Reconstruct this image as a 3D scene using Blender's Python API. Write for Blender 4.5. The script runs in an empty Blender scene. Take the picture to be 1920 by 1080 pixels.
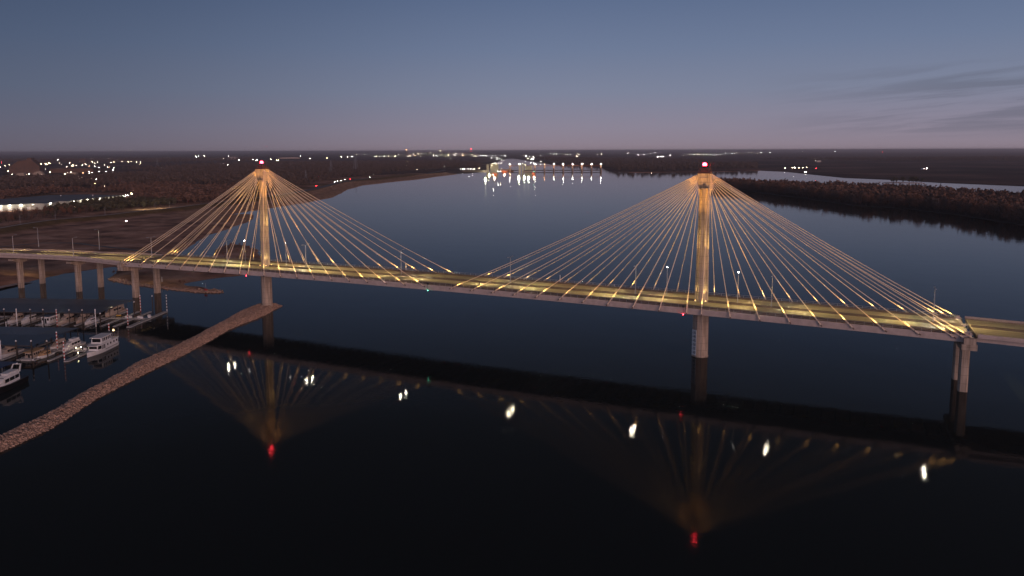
import bpy, bmesh, math, random
import numpy as np
from mathutils import Vector, Matrix
R = math.radians
random.seed(7); rng = np.random.default_rng(7)
S = bpy.context.scene
COL = S.collection

# ------------------------------------------------------------------ camera
F_PX, PITCH, YAW, ROLL = 1407.10, 0.111228, -0.439698, -0.0031506
CAM = np.array([165.887, -312.240, 85.018])
PX0, PY0 = 960 - 41.641, 540 - 100.30
fw = np.array([math.sin(YAW)*math.cos(PITCH), math.cos(YAW)*math.cos(PITCH), -math.sin(PITCH)])
r0 = np.array([math.cos(YAW), -math.sin(YAW), 0.0]); u0 = np.cross(r0, fw)
rt = r0*math.cos(ROLL) + u0*math.sin(ROLL); up = -r0*math.sin(ROLL) + u0*math.cos(ROLL)
cd = bpy.data.cameras.new('camera'); cam = bpy.data.objects.new('camera', cd); COL.objects.link(cam)
M = Matrix(((rt[0], up[0], -fw[0], CAM[0]), (rt[1], up[1], -fw[1], CAM[1]), (rt[2], up[2], -fw[2], CAM[2]), (0, 0, 0, 1)))
cam.matrix_world = M
cd.sensor_width = 36; cd.lens = 36*F_PX/1920
cd.shift_x = (960-PX0)/1920; cd.shift_y = (PY0-540)/1920
cd.clip_start = 1; cd.clip_end = 400000
S.camera = cam

def at(x, y, z=0.0):
    """point of the place at height z that is seen at photo position x, y"""
    d = fw*F_PX + rt*(x-PX0) - up*(y-PY0)
    t = (z-CAM[2])/d[2]
    return CAM + d*t

# ------------------------------------------------------------------ world
SUN_AZ = Vector((0.80, -0.60, 0)).normalized()      # where the sunset is (behind the camera, to the right)
W = bpy.data.worlds.new('World'); S.world = W; W.use_nodes = True
wn, wl = W.node_tree.nodes, W.node_tree.links
wn.clear()
def N(nt, t, **k):
    n = nt.new(t)
    for a, b in k.items(): setattr(n, a, b)
    return n
def srgb(r, g, b):
    f = lambda c: (c/255/12.92) if c/255 <= 0.04045 else ((c/255+0.055)/1.055)**2.4
    return (f(r), f(g), f(b), 1)
wo = N(wn, 'ShaderNodeOutputWorld'); bg = N(wn, 'ShaderNodeBackground')
tc = N(wn, 'ShaderNodeTexCoord'); sp = N(wn, 'ShaderNodeSeparateXYZ')
wl.new(tc.outputs['Generated'], sp.inputs[0])
def wmath(op, a, b=None, c=None, clamp=False):
    n = N(wn, 'ShaderNodeMath', operation=op, use_clamp=clamp)
    for i, v in enumerate((a, b, c)):
        if v is None: continue
        if isinstance(v, (int, float)): n.inputs[i].default_value = v
        else: wl.new(v, n.inputs[i])
    return n.outputs[0]
def wmix(fac, a, b, mode='MIX'):
    n = N(wn, 'ShaderNodeMix', data_type='RGBA', blend_type=mode)
    for i, v in ((0, fac), (6, a), (7, b)):
        if isinstance(v, (int, float)): n.inputs[i].default_value = v
        elif isinstance(v, tuple): n.inputs[i].default_value = v
        else: wl.new(v, n.inputs[i])
    return n.outputs[2]
X, Y, Z = sp.outputs
ramp = N(wn, 'ShaderNodeValToRGB'); cr = ramp.color_ramp
stops = [(0.0, srgb(143, 128, 140)), (0.03, srgb(139, 132, 149)), (0.075, srgb(123, 130, 153)), (0.13, srgb(106, 120, 149)),
         (0.20, srgb(87, 104, 137)), (0.35, srgb(50, 59, 74)), (0.6, srgb(19, 24, 33)), (1.0, srgb(13, 16, 22))]
cr.elements[0].position, cr.elements[0].color = stops[0]
cr.elements[1].position, cr.elements[1].color = stops[-1]
for p_, c_ in stops[1:-1]:
    e = cr.elements.new(p_); e.color = c_
zc = wmath('MAXIMUM', Z, 0.0); wl.new(zc, ramp.inputs[0])
# side of the sky: coordinate that grows to the right of the view
sv = wmath('ADD', wmath('MULTIPLY', X, float(r0[0])), wmath('MULTIPLY', Y, float(r0[1])))     # -0.6 .. 0.6 in view
br = N(wn, 'ShaderNodeMapRange', clamp=True); wl.new(sv, br.inputs[0])
br.inputs[1].default_value = -0.66; br.inputs[2].default_value = 0.12; br.inputs[3].default_value = 0.0; br.inputs[4].default_value = 1.0
br.interpolation_type = 'SMOOTHSTEP'
fv = wmath('ADD', wmath('MULTIPLY', X, math.sin(YAW)), wmath('MULTIPLY', Y, math.cos(YAW)))
bk = N(wn, 'ShaderNodeMapRange', clamp=True, interpolation_type='SMOOTHSTEP'); wl.new(fv, bk.inputs[0]); bk.inputs[1].default_value = 0.45; bk.inputs[2].default_value = -0.25
bk.inputs[3].default_value = 0.0; bk.inputs[4].default_value = 1.0
bcol = wmix(br.outputs[0], (0.47, 0.53, 0.57, 1), (1.02, 1.03, 1.02, 1))
bsum = wmix(bk.outputs[0], bcol, (2.5, 2.5, 2.5, 1))
sky = wmix(1.0, ramp.outputs[0], bsum, 'MULTIPLY')
# thin evening clouds, low on the right
az = sv
cv = N(wn, 'ShaderNodeCombineXYZ'); wl.new(wmath('MULTIPLY', az, 2.6), cv.inputs[0])
wl.new(wmath('MULTIPLY', wmath('SUBTRACT', Z, wmath('MULTIPLY', az, 0.085)), 34.0), cv.inputs[1])
cn = N(wn, 'ShaderNodeTexNoise'); cn.inputs['Scale'].default_value = 1.7; cn.inputs['Detail'].default_value = 7; cn.inputs['Roughness'].default_value = 0.62
cn.inputs['Distortion'].default_value = 0.35
wl.new(cv.outputs[0], cn.inputs['Vector'])
cm = N(wn, 'ShaderNodeMapRange', clamp=True, interpolation_type='SMOOTHSTEP'); wl.new(cn.outputs['Fac'], cm.inputs[0])
cm.inputs[1].default_value = 0.42; cm.inputs[2].default_value = 0.60
mr = N(wn, 'ShaderNodeMapRange', clamp=True, interpolation_type='SMOOTHSTEP'); wl.new(az, mr.inputs[0]); mr.inputs[1].default_value = 0.29; mr.inputs[2].default_value = 0.56
me_ = N(wn, 'ShaderNodeMapRange', clamp=True, interpolation_type='SMOOTHSTEP'); wl.new(Z, me_.inputs[0]); me_.inputs[1].default_value = 0.110; me_.inputs[2].default_value = 0.070
mf_ = N(wn, 'ShaderNodeMapRange', clamp=True, interpolation_type='SMOOTHSTEP'); wl.new(Z, mf_.inputs[0]); mf_.inputs[1].default_value = 0.008; mf_.inputs[2].default_value = 0.03
cf = wmath('MULTIPLY', wmath('MULTIPLY', cm.outputs[0], mr.outputs[0]), wmath('MULTIPLY', me_.outputs[0], mf_.outputs[0]))
sky = wmix(wmath('MULTIPLY', cf, 0.45), sky, srgb(88, 92, 108))
# afterglow of the sunset, behind the camera
gd = wmath('ADD', wmath('MULTIPLY', X, SUN_AZ.x), wmath('MULTIPLY', Y, SUN_AZ.y))
gl = wmath('MULTIPLY', wmath('POWER', wmath('MAXIMUM', gd, 0.0), 2.5), wmath('POWER', wmath('SUBTRACT', 1.0, zc), 5.0))
glow = wmix(1.0, (0.62, 0.31, 0.23, 1), gl, 'MULTIPLY')
sky = wmix(1.0, sky, glow, 'ADD')
# physical twilight sky underneath, a small share
ns = N(wn, 'ShaderNodeTexSky', sky_type='NISHITA'); ns.sun_disc = False
ns.sun_elevation = R(-1.5); ns.sun_rotation = math.atan2(SUN_AZ.x, SUN_AZ.y)
sky = wmix(1.0, sky, wmix(1.0, ns.outputs[0], (0.02, 0.02, 0.02, 1), 'MULTIPLY'), 'ADD')
under = N(wn, 'ShaderNodeMapRange', clamp=True); wl.new(Z, under.inputs[0]); under.inputs[1].default_value = -0.003; under.inputs[2].default_value = 0.0
sky = wmix(under.outputs[0], srgb(52, 46, 54), sky)
wl.new(sky, bg.inputs[0]); bg.inputs[1].default_value = 1.0
wl.new(bg.outputs[0], wo.inputs[0])

# last glow of the sun, low, soft and pink
sd_ = bpy.data.lights.new('sun', 'SUN'); sd_.energy = 1.2; sd_.angle = R(24); sd_.color = (1.0, 0.60, 0.47)
so = bpy.data.objects.new('sun', sd_); COL.objects.link(so)
sdir = Vector((SUN_AZ.x, SUN_AZ.y, math.tan(R(9)))).normalized()
so.rotation_euler = sdir.to_track_quat('Z', 'Y').to_euler(); so.location = (300, -300, 200)

S.view_settings.view_transform = 'Standard'; S.view_settings.look = 'None'
S.view_settings.exposure = 0; S.view_settings.gamma = 1
S.render.engine = 'CYCLES'
cy = S.cycles
cy.use_denoising = True; cy.max_bounces = 6; cy.diffuse_bounces = 2; cy.glossy_bounces = 3; cy.transmission_bounces = 2
cy.volume_bounces = 0; cy.sample_clamp_indirect = 6; cy.caustics_reflective = False; cy.caustics_refractive = False
cy.use_light_tree = True; cy.use_adaptive_sampling = False
S.render.resolution_x = 1024; S.render.resolution_y = 576

# ------------------------------------------------------------------ helpers
def mat(name, col, rough=0.8, metal=0.0, var=0.18, scale=1.0, bump=0.0, emit=None, strength=0.0, stretch=None, sample=True, spec=0.5):
    m = bpy.data.materials.new(name); m.use_nodes = True
    nt = m.node_tree; b = nt.nodes['Principled BSDF']
    b.inputs['Roughness'].default_value = rough; b.inputs['Metallic'].default_value = metal
    b.inputs['Specular IOR Level'].default_value = spec
    c = (*col, 1)
    if var > 0:
        t = nt.nodes.new('ShaderNodeTexCoord'); n = nt.nodes.new('ShaderNodeTexNoise')
        n.inputs['Scale'].default_value = scale; n.inputs['Detail'].default_value = 5
        if stretch:
            mp = nt.nodes.new('ShaderNodeMapping'); mp.inputs['Scale'].default_value = stretch
            nt.links.new(t.outputs['Object'], mp.inputs[0]); nt.links.new(mp.outputs[0], n.inputs['Vector'])
        else: nt.links.new(t.outputs['Object'], n.inputs['Vector'])
        rr = nt.nodes.new('ShaderNodeValToRGB')
        rr.color_ramp.elements[0].position = 0.32; rr.color_ramp.elements[1].position = 0.68
        rr.color_ramp.elements[0].color = (*[v*(1-var) for v in col], 1); rr.color_ramp.elements[1].color = (*[min(1, v*(1+var)) for v in col], 1)
        nt.links.new(n.outputs['Fac'], rr.inputs[0]); nt.links.new(rr.outputs[0], b.inputs['Base Color'])
        if bump > 0:
            bm_ = nt.nodes.new('ShaderNodeBump'); bm_.inputs['Distance'].default_value = bump
            nt.links.new(n.outputs['Fac'], bm_.inputs['Height']); nt.links.new(bm_.outputs[0], b.inputs['Normal'])
    else: b.inputs['Base Color'].default_value = c
    if emit:
        b.inputs['Emission Color'].default_value = (*emit, 1); b.inputs['Emission Strength'].default_value = strength
        if not sample: m.cycles.emission_sampling = 'NONE'
    return m

def mesh_np(name, V, Fq):
    """fast mesh from arrays: Fq (n,3) or (n,4)"""
    me = bpy.data.meshes.new(name)
    V = np.asarray(V, np.float32); Fq = np.asarray(Fq, np.int32)
    n, k = Fq.shape
    me.vertices.add(len(V)); me.vertices.foreach_set('co', V.ravel())
    me.loops.add(n*k); me.loops.foreach_set('vertex_index', Fq.ravel())
    me.polygons.add(n); me.polygons.foreach_set('loop_start', np.arange(0, n*k, k, dtype=np.int32))
    me.polygons.foreach_set('loop_total', np.full(n, k, np.int32))
    me.update(calc_edges=True); me.validate()
    return me

class MB:
    def __init__(s): s.v = []; s.f = []; s.m = []; s.mi = 0
    def add(s, vs, fs):
        o = len(s.v); s.v += [tuple(map(float, v)) for v in vs]; s.f += [tuple(i+o for i in f) for f in fs]; s.m += [s.mi]*len(fs)
        return s
    def box(s, c, d, rz=0, tilt=None):
        x, y, z = d[0]/2, d[1]/2, d[2]/2; vs = []
        for k in (-1, 1):
            for (i, j) in ((-1, -1), (1, -1), (1, 1), (-1, 1)):
                px, py = i*x, j*y
                vs.append((c[0]+px*math.cos(rz)-py*math.sin(rz), c[1]+px*math.sin(rz)+py*math.cos(rz), c[2]+k*z))
        return s.add(vs, [(3, 2, 1, 0), (4, 5, 6, 7), (0, 1, 5, 4), (1, 2, 6, 5), (2, 3, 7, 6), (3, 0, 4, 7)])
    def prism(s, poly, z0, z1, poly2=None):
        n = len(poly); p2 = poly2 or poly
        z0f = z0 if callable(z0) else (lambda x, y: z0); z1f = z1 if callable(z1) else (lambda x, y: z1)
        vs = [(x, y, z0f(x, y)) for x, y in poly]+[(x, y, z1f(x, y)) for x, y in p2]
        return s.add(vs, [tuple(range(n))[::-1], tuple(range(n, 2*n))]+[(i, (i+1) % n, n+(i+1) % n, n+i) for i in range(n)])
    def tube(s, pts, rad, n=6, cap=True):
        pts = [Vector(p) for p in pts]; k = len(pts)
        rad = rad if isinstance(rad, (list, tuple)) else [rad]*k
        vs = []; fs = []
        for i, p in enumerate(pts):
            d = (pts[min(i+1, k-1)]-pts[max(i-1, 0)]).normalized()
            a = d.cross(Vector((0, 0, 1)) if abs(d.z) < .9 else Vector((1, 0, 0))).normalized(); b = d.cross(a)
            for j in range(n):
                t = 2*math.pi*j/n; q = p+a*(rad[i]*math.cos(t))+b*(rad[i]*math.sin(t)); vs.append(q)
        for i in range(k-1):
            for j in range(n):
                fs.append((i*n+j, i*n+(j+1) % n, (i+1)*n+(j+1) % n, (i+1)*n+j))
        if cap: fs += [tuple(range(n))[::-1], tuple(range((k-1)*n, k*n))]
        return s.add(vs, fs)
    def ball(s, c, r, n=8, sq=1.0):
        vs = []; fs = []; m = n//2
        for i in range(m+1):
            t = math.pi*i/m
            for j in range(n):
                a = 2*math.pi*j/n
                vs.append((c[0]+r*math.sin(t)*math.cos(a), c[1]+r*math.sin(t)*math.sin(a), c[2]+r*sq*math.cos(t)))
        for i in range(m):
            for j in range(n): fs.append((i*n+j, (i+1)*n+j, (i+1)*n+(j+1) % n, i*n+(j+1) % n))
        return s.add(vs, fs)
    def loft(s, rings, closed=True, caps=True):
        n = len(rings[0]); vs = [p for r in rings for p in r]; fs = []
        for i in range(len(rings)-1):
            for j in range(n if closed else n-1):
                fs.append((i*n+j, i*n+(j+1) % n, (i+1)*n+(j+1) % n, (i+1)*n+j))
        if caps: fs += [tuple(range(n))[::-1], tuple(range((len(rings)-1)*n, len(rings)*n))]
        return s.add(vs, fs)
    def build(s, name, mats, parent=None, loc=None, smooth=False):
        me = bpy.data.meshes.new(name); me.from_pydata(s.v, [], s.f)
        bm = bmesh.new(); bm.from_mesh(me); bmesh.ops.recalc_face_normals(bm, faces=bm.faces); bm.to_mesh(me); bm.free()
        mats = mats if isinstance(mats, (list, tuple)) else [mats]
        for m in mats: me.materials.append(m)
        if len(mats) > 1: me.polygons.foreach_set('material_index', s.m)
        if smooth: me.polygons.foreach_set('use_smooth', [True]*len(me.polygons))
        o = bpy.data.objects.new(name, me); COL.objects.link(o)
        if parent: o.parent = parent
        if loc is not None: o.location = loc
        return o

def tag(o, label=None, cat=None, group=None, kind=None):
    if label: o['label'] = label
    if cat: o['category'] = cat
    if group: o['group'] = group
    if kind: o['kind'] = kind
    return o
def thing(name, label, cat, loc=(0, 0, 0), rz=0, group=None):
    o = bpy.data.objects.new(name, None); COL.objects.link(o); o.location = loc; o.rotation_euler = (0, 0, rz)
    o.empty_display_size = 1
    return tag(o, label, cat, group)
def copy_tree(o, parent=None):
    c = o.copy(); COL.objects.link(c); c.parent = parent
    for ch in o.children: copy_tree(ch, c)
    return c
def light(name, kind, loc, energy, color, parent=None, aim=None, angle=60, blend=0.5, radius=0.15):
    d = bpy.data.lights.new(name, kind); d.energy = energy; d.color = color; d.shadow_soft_size = radius
    if kind == 'SPOT': d.spot_size = R(angle); d.spot_blend = blend
    o = bpy.data.objects.new(name, d); COL.objects.link(o); o.location = loc
    if aim is not None:
        o.rotation_euler = (Vector(aim)-Vector(loc)).to_track_quat('-Z', 'Y').to_euler()
    if parent: o.parent = parent
    return o

# value noise on arrays
_T = rng.random((256, 256))
def vnoise(x, y):
    xi = np.floor(x).astype(int); yi = np.floor(y).astype(int); fx = x-xi; fy = y-yi
    fx = fx*fx*(3-2*fx); fy = fy*fy*(3-2*fy)
    g = lambda a, b: _T[a % 256, b % 256]
    return (g(xi, yi)*(1-fx)+g(xi+1, yi)*fx)*(1-fy)+(g(xi, yi+1)*(1-fx)+g(xi+1, yi+1)*fx)*fy
def fbm(x, y, o=4):
    s = 0; a = .5
    for k in range(o): s = s+a*vnoise(x*2**k+17*k, y*2**k+31*k); a *= .5
    return s
def seg_dist(P, A, B):
    d = B-A; t = np.clip(((P-A)@d)/(d@d), 0, 1); return np.linalg.norm(P-(A+t[:, None]*d), axis=1)
def poly_sd(P, poly):
    n = len(poly); dist = np.full(len(P), 1e9); ins = np.zeros(len(P), bool)
    for i in range(n):
        A = poly[i]; B = poly[(i+1) % n]; dist = np.minimum(dist, seg_dist(P, A, B))
        c = ((A[1] > P[:, 1]) != (B[1] > P[:, 1]))
        if A[1] != B[1]: ins ^= c & (P[:, 0] < (B[0]-A[0])*(P[:, 1]-A[1])/(B[1]-A[1])+A[0])
    return np.where(ins, dist, -dist)
def line_dist(P, line):
    d = np.full(len(P), 1e9)
    for A, B in zip(line[:-1], line[1:]): d = np.minimum(d, seg_dist(P, np.array(A), np.array(B)))
    return d

# ------------------------------------------------------------------ materials
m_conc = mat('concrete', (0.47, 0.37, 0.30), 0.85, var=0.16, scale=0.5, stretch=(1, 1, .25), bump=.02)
def weather(m, joint=3.0):
    nt = m.node_tree; b = nt.nodes['Principled BSDF']; src = b.inputs['Base Color'].links[0].from_socket
    t = nt.nodes.new('ShaderNodeTexCoord'); mp = nt.nodes.new('ShaderNodeMapping'); mp.inputs['Scale'].default_value = (1.6, 1.6, .09)
    n = nt.nodes.new('ShaderNodeTexNoise'); n.inputs['Scale'].default_value = 1.0; n.inputs['Detail'].default_value = 6
    nt.links.new(t.outputs['Object'], mp.inputs[0]); nt.links.new(mp.outputs[0], n.inputs['Vector'])
    r = nt.nodes.new('ShaderNodeMapRange'); r.inputs[1].default_value = .38; r.inputs[2].default_value = .62; r.inputs[3].default_value = .62; r.inputs[4].default_value = 1.08; nt.links.new(n.outputs['Fac'], r.inputs[0])
    sx = nt.nodes.new('ShaderNodeSeparateXYZ'); nt.links.new(t.outputs['Object'], sx.inputs[0])
    a = nt.nodes.new('ShaderNodeMath'); a.operation = 'PINGPONG'; a.inputs[1].default_value = joint/2; nt.links.new(sx.outputs[2], a.inputs[0])
    g = nt.nodes.new('ShaderNodeMapRange'); g.inputs[1].default_value = .05; g.inputs[2].default_value = .16; g.inputs[3].default_value = .72; g.inputs[4].default_value = 1.0; nt.links.new(a.outputs[0], g.inputs[0])
    mu = nt.nodes.new('ShaderNodeMath'); mu.operation = 'MULTIPLY'; nt.links.new(r.outputs[0], mu.inputs[0]); nt.links.new(g.outputs[0], mu.inputs[1])
    mx = nt.nodes.new('ShaderNodeMix'); mx.data_type = 'RGBA'; mx.blend_type = 'MULTIPLY'; mx.inputs[0].default_value = 1
    nt.links.new(src, mx.inputs[6]); nt.links.new(mu.outputs[0], mx.inputs[7]); nt.links.new(mx.outputs[2], b.inputs['Base Color'])
weather(m_conc)
m_conc2 = mat('pale_concrete', (0.50, 0.41, 0.385), 0.8, var=0.12, scale=0.6)
m_road = mat('asphalt', (0.36, 0.295, 0.19), 0.75, var=0.3, scale=1.0, stretch=(0.02, 1.1, 1))
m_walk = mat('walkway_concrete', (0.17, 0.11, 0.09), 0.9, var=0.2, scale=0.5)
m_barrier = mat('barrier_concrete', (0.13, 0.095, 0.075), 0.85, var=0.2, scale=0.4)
m_paint = mat('road_paint', (0.55, 0.52, 0.42), 0.6, var=0.25, scale=2)
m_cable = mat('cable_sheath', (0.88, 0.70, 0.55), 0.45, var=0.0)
m_steel = mat('galvanised_steel', (0.42, 0.41, 0.42), 0.45, metal=.5, var=0.1, scale=3)
m_dark = mat('dark_steel', (0.05, 0.045, 0.045), 0.6, metal=.3, var=0.1)
m_redcap = mat('weathered_cap', (0.16, 0.075, 0.06), 0.8, var=0.2, scale=1)
m_white = mat('white_paint', (0.80, 0.79, 0.80), 0.4, var=0.05, scale=1)
m_cream = mat('cream_paint', (0.50, 0.41, 0.35), 0.4, var=0.06, scale=1)
m_tan = mat('tan_canvas', (0.60, 0.38, 0.20), 0.8, var=0.1, scale=2)
m_red = mat('red_paint', (0.45, 0.05, 0.04), 0.5, var=0.05)
m_black = mat('black_paint', (0.012, 0.012, 0.014), 0.4, var=0.0)
m_glass = mat('dark_glass', (0.012, 0.013, 0.016), 0.12, var=0.0)
m_roof = mat('metal_roof', (0.085, 0.105, 0.14), 0.35, metal=.45, var=0.12, scale=0.15, stretch=(1, .15, 1))
m_roof2 = mat('blue_metal_roof', (0.03, 0.055, 0.14), 0.45, metal=.2, var=0.12, scale=0.2)
m_panel = mat('translucent_roof_panel', (0.12, 0.135, 0.145), 0.4, var=0.08, scale=0.3)
m_dock = mat('dock_planks', (0.42, 0.42, 0.43), 0.8, var=0.2, scale=1.2)
m_wood = mat('dark_timber', (0.05, 0.038, 0.03), 0.9, var=0.2, scale=2)
m_rock = mat('riprap_rock', (0.50, 0.34, 0.27), 0.9, var=0.35, scale=1.3)
m_rockbed = mat('riprap_bed', (0.34, 0.24, 0.20), 0.95, var=0.5, scale=1.5, bump=.3)
m_bark = mat('bark', (0.06, 0.043, 0.034), 0.95, var=0.2, scale=1)
m_twig = [mat('bare_twigs_brown', (0.155, 0.088, 0.066), 0.95, var=0.45, scale=0.35), mat('bare_twigs_grey', (0.115, 0.08, 0.067), 0.95, var=0.4, scale=0.35),
          mat('dry_leaves_rust', (0.19, 0.092, 0.06), 0.95, var=0.45, scale=0.35), mat('dark_foliage', (0.08, 0.07, 0.045), 0.95, var=0.4, scale=0.35)]
m_wall = mat('warehouse_wall', (0.50, 0.49, 0.44), 0.8, var=0.08, scale=0.3)
m_brick = mat('brown_cladding', (0.13, 0.075, 0.055), 0.9, var=0.15, scale=0.05)
m_rust = mat('rusty_orange_hull', (0.42, 0.13, 0.05), 0.8, var=0.2, scale=.1)
glow_w = mat('white_lamp', (.8, .8, .8), emit=(1, .96, .88), strength=90, sample=False, var=0)
glow_y = mat('yellow_lamp', (.8, .8, .8), emit=(1, .82, .42), strength=85, sample=False, var=0)
glow_m = mat('warm_white_lamp', (.8, .8, .8), emit=(1, .80, .52), strength=85, sample=False, var=0)
glow_o = mat('orange_lamp', (.8, .8, .8), emit=(1, .5, .22), strength=85, sample=False, var=0)
glow_r = mat('red_lamp', (.8, .1, .1), emit=(1, .03, .05), strength=80, sample=False, var=0)
glow_beacon = mat('beacon_lamp', (.8, .1, .1), emit=(1, .02, .04), strength=60, sample=False, var=0)
glow_g = mat('green_lamp', (.1, .8, .4), emit=(.15, 1, .6), strength=25, sample=False, var=0)
glow_lens = mat('street_lamp_lens', (.8, .8, .8), emit=(1, .93, .72), strength=1300, sample=False, var=0)
glow_flood = mat('flood_lens', (.8, .7, .5), emit=(1, .62, .2), strength=14, sample=False, var=0)
glow_wh2 = mat('wall_lamp_glow', (.8, .8, .8), emit=(1, .92, .70), strength=30, sample=False, var=0)

FAR = {k_: mat('far_'+n_, (.8, .8, .8), emit=e_, strength=130, sample=False, var=0) for k_, n_, e_ in (('w', 'white_lamp', (1, .96, .88)), ('m', 'warm_lamp', (1, .80, .52)), ('y', 'yellow_lamp', (1, .82, .42)), ('o', 'orange_lamp', (1, .5, .22)), ('r', 'red_lamp', (1, .04, .05)), ('g', 'green_lamp', (.15, 1, .6)))}
glow_dim = mat('dim_lamp_lens', (.8, .8, .8), emit=(1, .85, .6), strength=2.5, sample=False, var=0)
glow_ped = mat('pedestal_lamp', (.8, .8, .8), emit=(1, .9, .5), strength=26, sample=False, var=0)
# ------------------------------------------------------------------ water
m_water = bpy.data.materials.new('river_water'); m_water.use_nodes = True
nt = m_water.node_tree; b = nt.nodes['Principled BSDF']
b.inputs['Base Color'].default_value = (0.021, 0.027, 0.027, 1); b.inputs['Roughness'].default_value = 0.05
b.inputs['IOR'].default_value = 1.33; b.inputs['Specular IOR Level'].default_value = 0.085
t = nt.nodes.new('ShaderNodeTexCoord')
n1 = nt.nodes.new('ShaderNodeTexNoise'); n1.inputs['Scale'].default_value = 0.55; n1.inputs['Detail'].default_value = 3
n2 = nt.nodes.new('ShaderNodeTexNoise'); n2.inputs['Scale'].default_value = 0.05; n2.inputs['Detail'].default_value = 2
nt.links.new(t.outputs['Object'], n1.inputs['Vector']); nt.links.new(t.outputs['Object'], n2.inputs['Vector'])
b1 = nt.nodes.new('ShaderNodeBump'); b1.inputs['Distance'].default_value = 0.022
b2 = nt.nodes.new('ShaderNodeBump'); b2.inputs['Distance'].default_value = 0.05
nt.links.new(n1.outputs['Fac'], b1.inputs['Height']); nt.links.new(n2.outputs['Fac'], b2.inputs['Height'])
n4 = nt.nodes.new('ShaderNodeTexNoise'); n4.inputs['Scale'].default_value = 0.011; n4.inputs['Detail'].default_value = 3; nt.links.new(t.outputs['Object'], n4.inputs['Vector'])
r4_ = nt.nodes.new('ShaderNodeMapRange'); r4_.inputs[1].default_value = .38; r4_.inputs[2].default_value = .62; r4_.inputs[3].default_value = .35; r4_.inputs[4].default_value = 1.0
nt.links.new(n4.outputs['Fac'], r4_.inputs[0]); nt.links.new(r4_.outputs[0], b1.inputs['Strength'])
nt.links.new(b2.outputs[0], b1.inputs['Normal']); nt.links.new(b1.outputs[0], b.inputs['Normal'])
K = 150000
wv = [(-K, -K, 0), (K, -K, 0), (K, K, 0), (-K, K, 0)]
water = MB().add(wv, [(0, 1, 2, 3)]).build('river_water', m_water); tag(water, kind='structure')

# ------------------------------------------------------------------ land
def land_mat(name, c1, c2, c3, sc, far=False):
    m = bpy.data.materials.new(name); m.use_nodes = True; nt = m.node_tree; b = nt.nodes['Principled BSDF']
    b.inputs['Roughness'].default_value = 0.97; b.inputs['Specular IOR Level'].default_value = 0.1
    t = nt.nodes.new('ShaderNodeTexCoord'); n = nt.nodes.new('ShaderNodeTexNoise'); n.inputs['Scale'].default_value = sc; n.inputs['Detail'].default_value = 8
    n.inputs['Roughness'].default_value = 0.6
    nt.links.new(t.outputs['Object'], n.inputs['Vector'])
    r = nt.nodes.new('ShaderNodeValToRGB'); e = r.color_ramp.elements
    e[0].position = .36; e[0].color = (*c1, 1); e[1].position = .64; e[1].color = (*c3, 1); q = e.new(.5); q.color = (*c2, 1)
    nt.links.new(n.outputs['Fac'], r.inputs[0])
    if not far:
        at_ = nt.nodes.new('ShaderNodeAttribute'); at_.attribute_name = 'cover'
        mx = nt.nodes.new('ShaderNodeMix'); mx.data_type = 'RGBA'
        n3 = nt.nodes.new('ShaderNodeTexNoise'); n3.inputs['Scale'].default_value = .12; n3.inputs['Detail'].default_value = 6
        nt.links.new(t.outputs['Object'], n3.inputs['Vector'])
        r3 = nt.nodes.new('ShaderNodeValToRGB'); r3.color_ramp.elements[0].color = (0.15, 0.098, 0.045, 1); r3.color_ramp.elements[1].color = (0.24, 0.155, 0.075, 1)
        r3.color_ramp.elements[0].position = .35; r3.color_ramp.elements[1].position = .65
        nt.links.new(n3.outputs['Fac'], r3.inputs[0])
        nt.links.new(at_.outputs['Fac'], mx.inputs[0]); nt.links.new(r.outputs[0], mx.inputs[6]); nt.links.new(r3.outputs[0], mx.inputs[7])
        ab = nt.nodes.new('ShaderNodeAttribute'); ab.attribute_name = 'beach'
        r4 = nt.nodes.new('ShaderNodeValToRGB'); r4.color_ramp.elements[0].color = (0.34, 0.19, 0.12, 1); r4.color_ramp.elements[1].color = (0.60, 0.37, 0.25, 1)
        r4.color_ramp.elements[0].position = .35; r4.color_ramp.elements[1].position = .65; nt.links.new(n3.outputs['Fac'], r4.inputs[0])
        m2 = nt.nodes.new('ShaderNodeMix'); m2.data_type = 'RGBA'; nt.links.new(ab.outputs['Fac'], m2.inputs[0]); nt.links.new(mx.outputs[2], m2.inputs[6]); nt.links.new(r4.outputs[0], m2.inputs[7])
        nt.links.new(m2.outputs[2], b.inputs['Base Color'])
    else: nt.links.new(r.outputs[0], b.inputs['Base Color'])
    return m
m_bank = land_mat('river_bank_soil', (0.19, 0.112, 0.085), (0.42, 0.24, 0.175), (0.62, 0.385, 0.295), 0.03)
m_isle = mat('island_mud', (0.035, 0.027, 0.023), .97, var=.3, scale=.05)
m_far = land_mat('far_land', (0.05, 0.034, 0.032), (0.11, 0.068, 0.058), (0.22, 0.132, 0.11), 0.0022, far=True)

shore_px = [(858, 326.6), (827, 330), (785.6, 336), (738.8, 340.6), (712.5, 343.8), (682.5, 347), (662, 353), (650.6, 355.6), (641, 362), (622.5, 370.6), (603.8, 373.8), (581, 379),
    (540, 385), (509.5, 390), (475, 395), (447, 399.5), (432, 402), (447, 402.8), (466, 402), (477, 403), (475, 411), (459, 418), (439, 425), (415, 434), (390, 441), (362, 458),
    (345, 468), (330, 480), (322, 492), (350, 497), (385, 490), (400, 482), (403, 468), (415, 462), (440, 458.5), (470, 462), (487, 470), (488, 485), (480, 500), (459, 516),
    (425, 519), (388, 524), (350, 530), (338, 532.5), (378, 539), (398, 544), (411, 548.8), (400, 550), (378, 548), (330, 543.5), (284, 538), (240, 531.5), (207, 526), (206, 520), (217, 511),
    (222, 503), (214, 500), (130, 511), (60, 526), (0, 542), (-80, 562), (-200, 600)]
shore = np.array([at(x, y)[:2] for x, y in shore_px])
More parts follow.
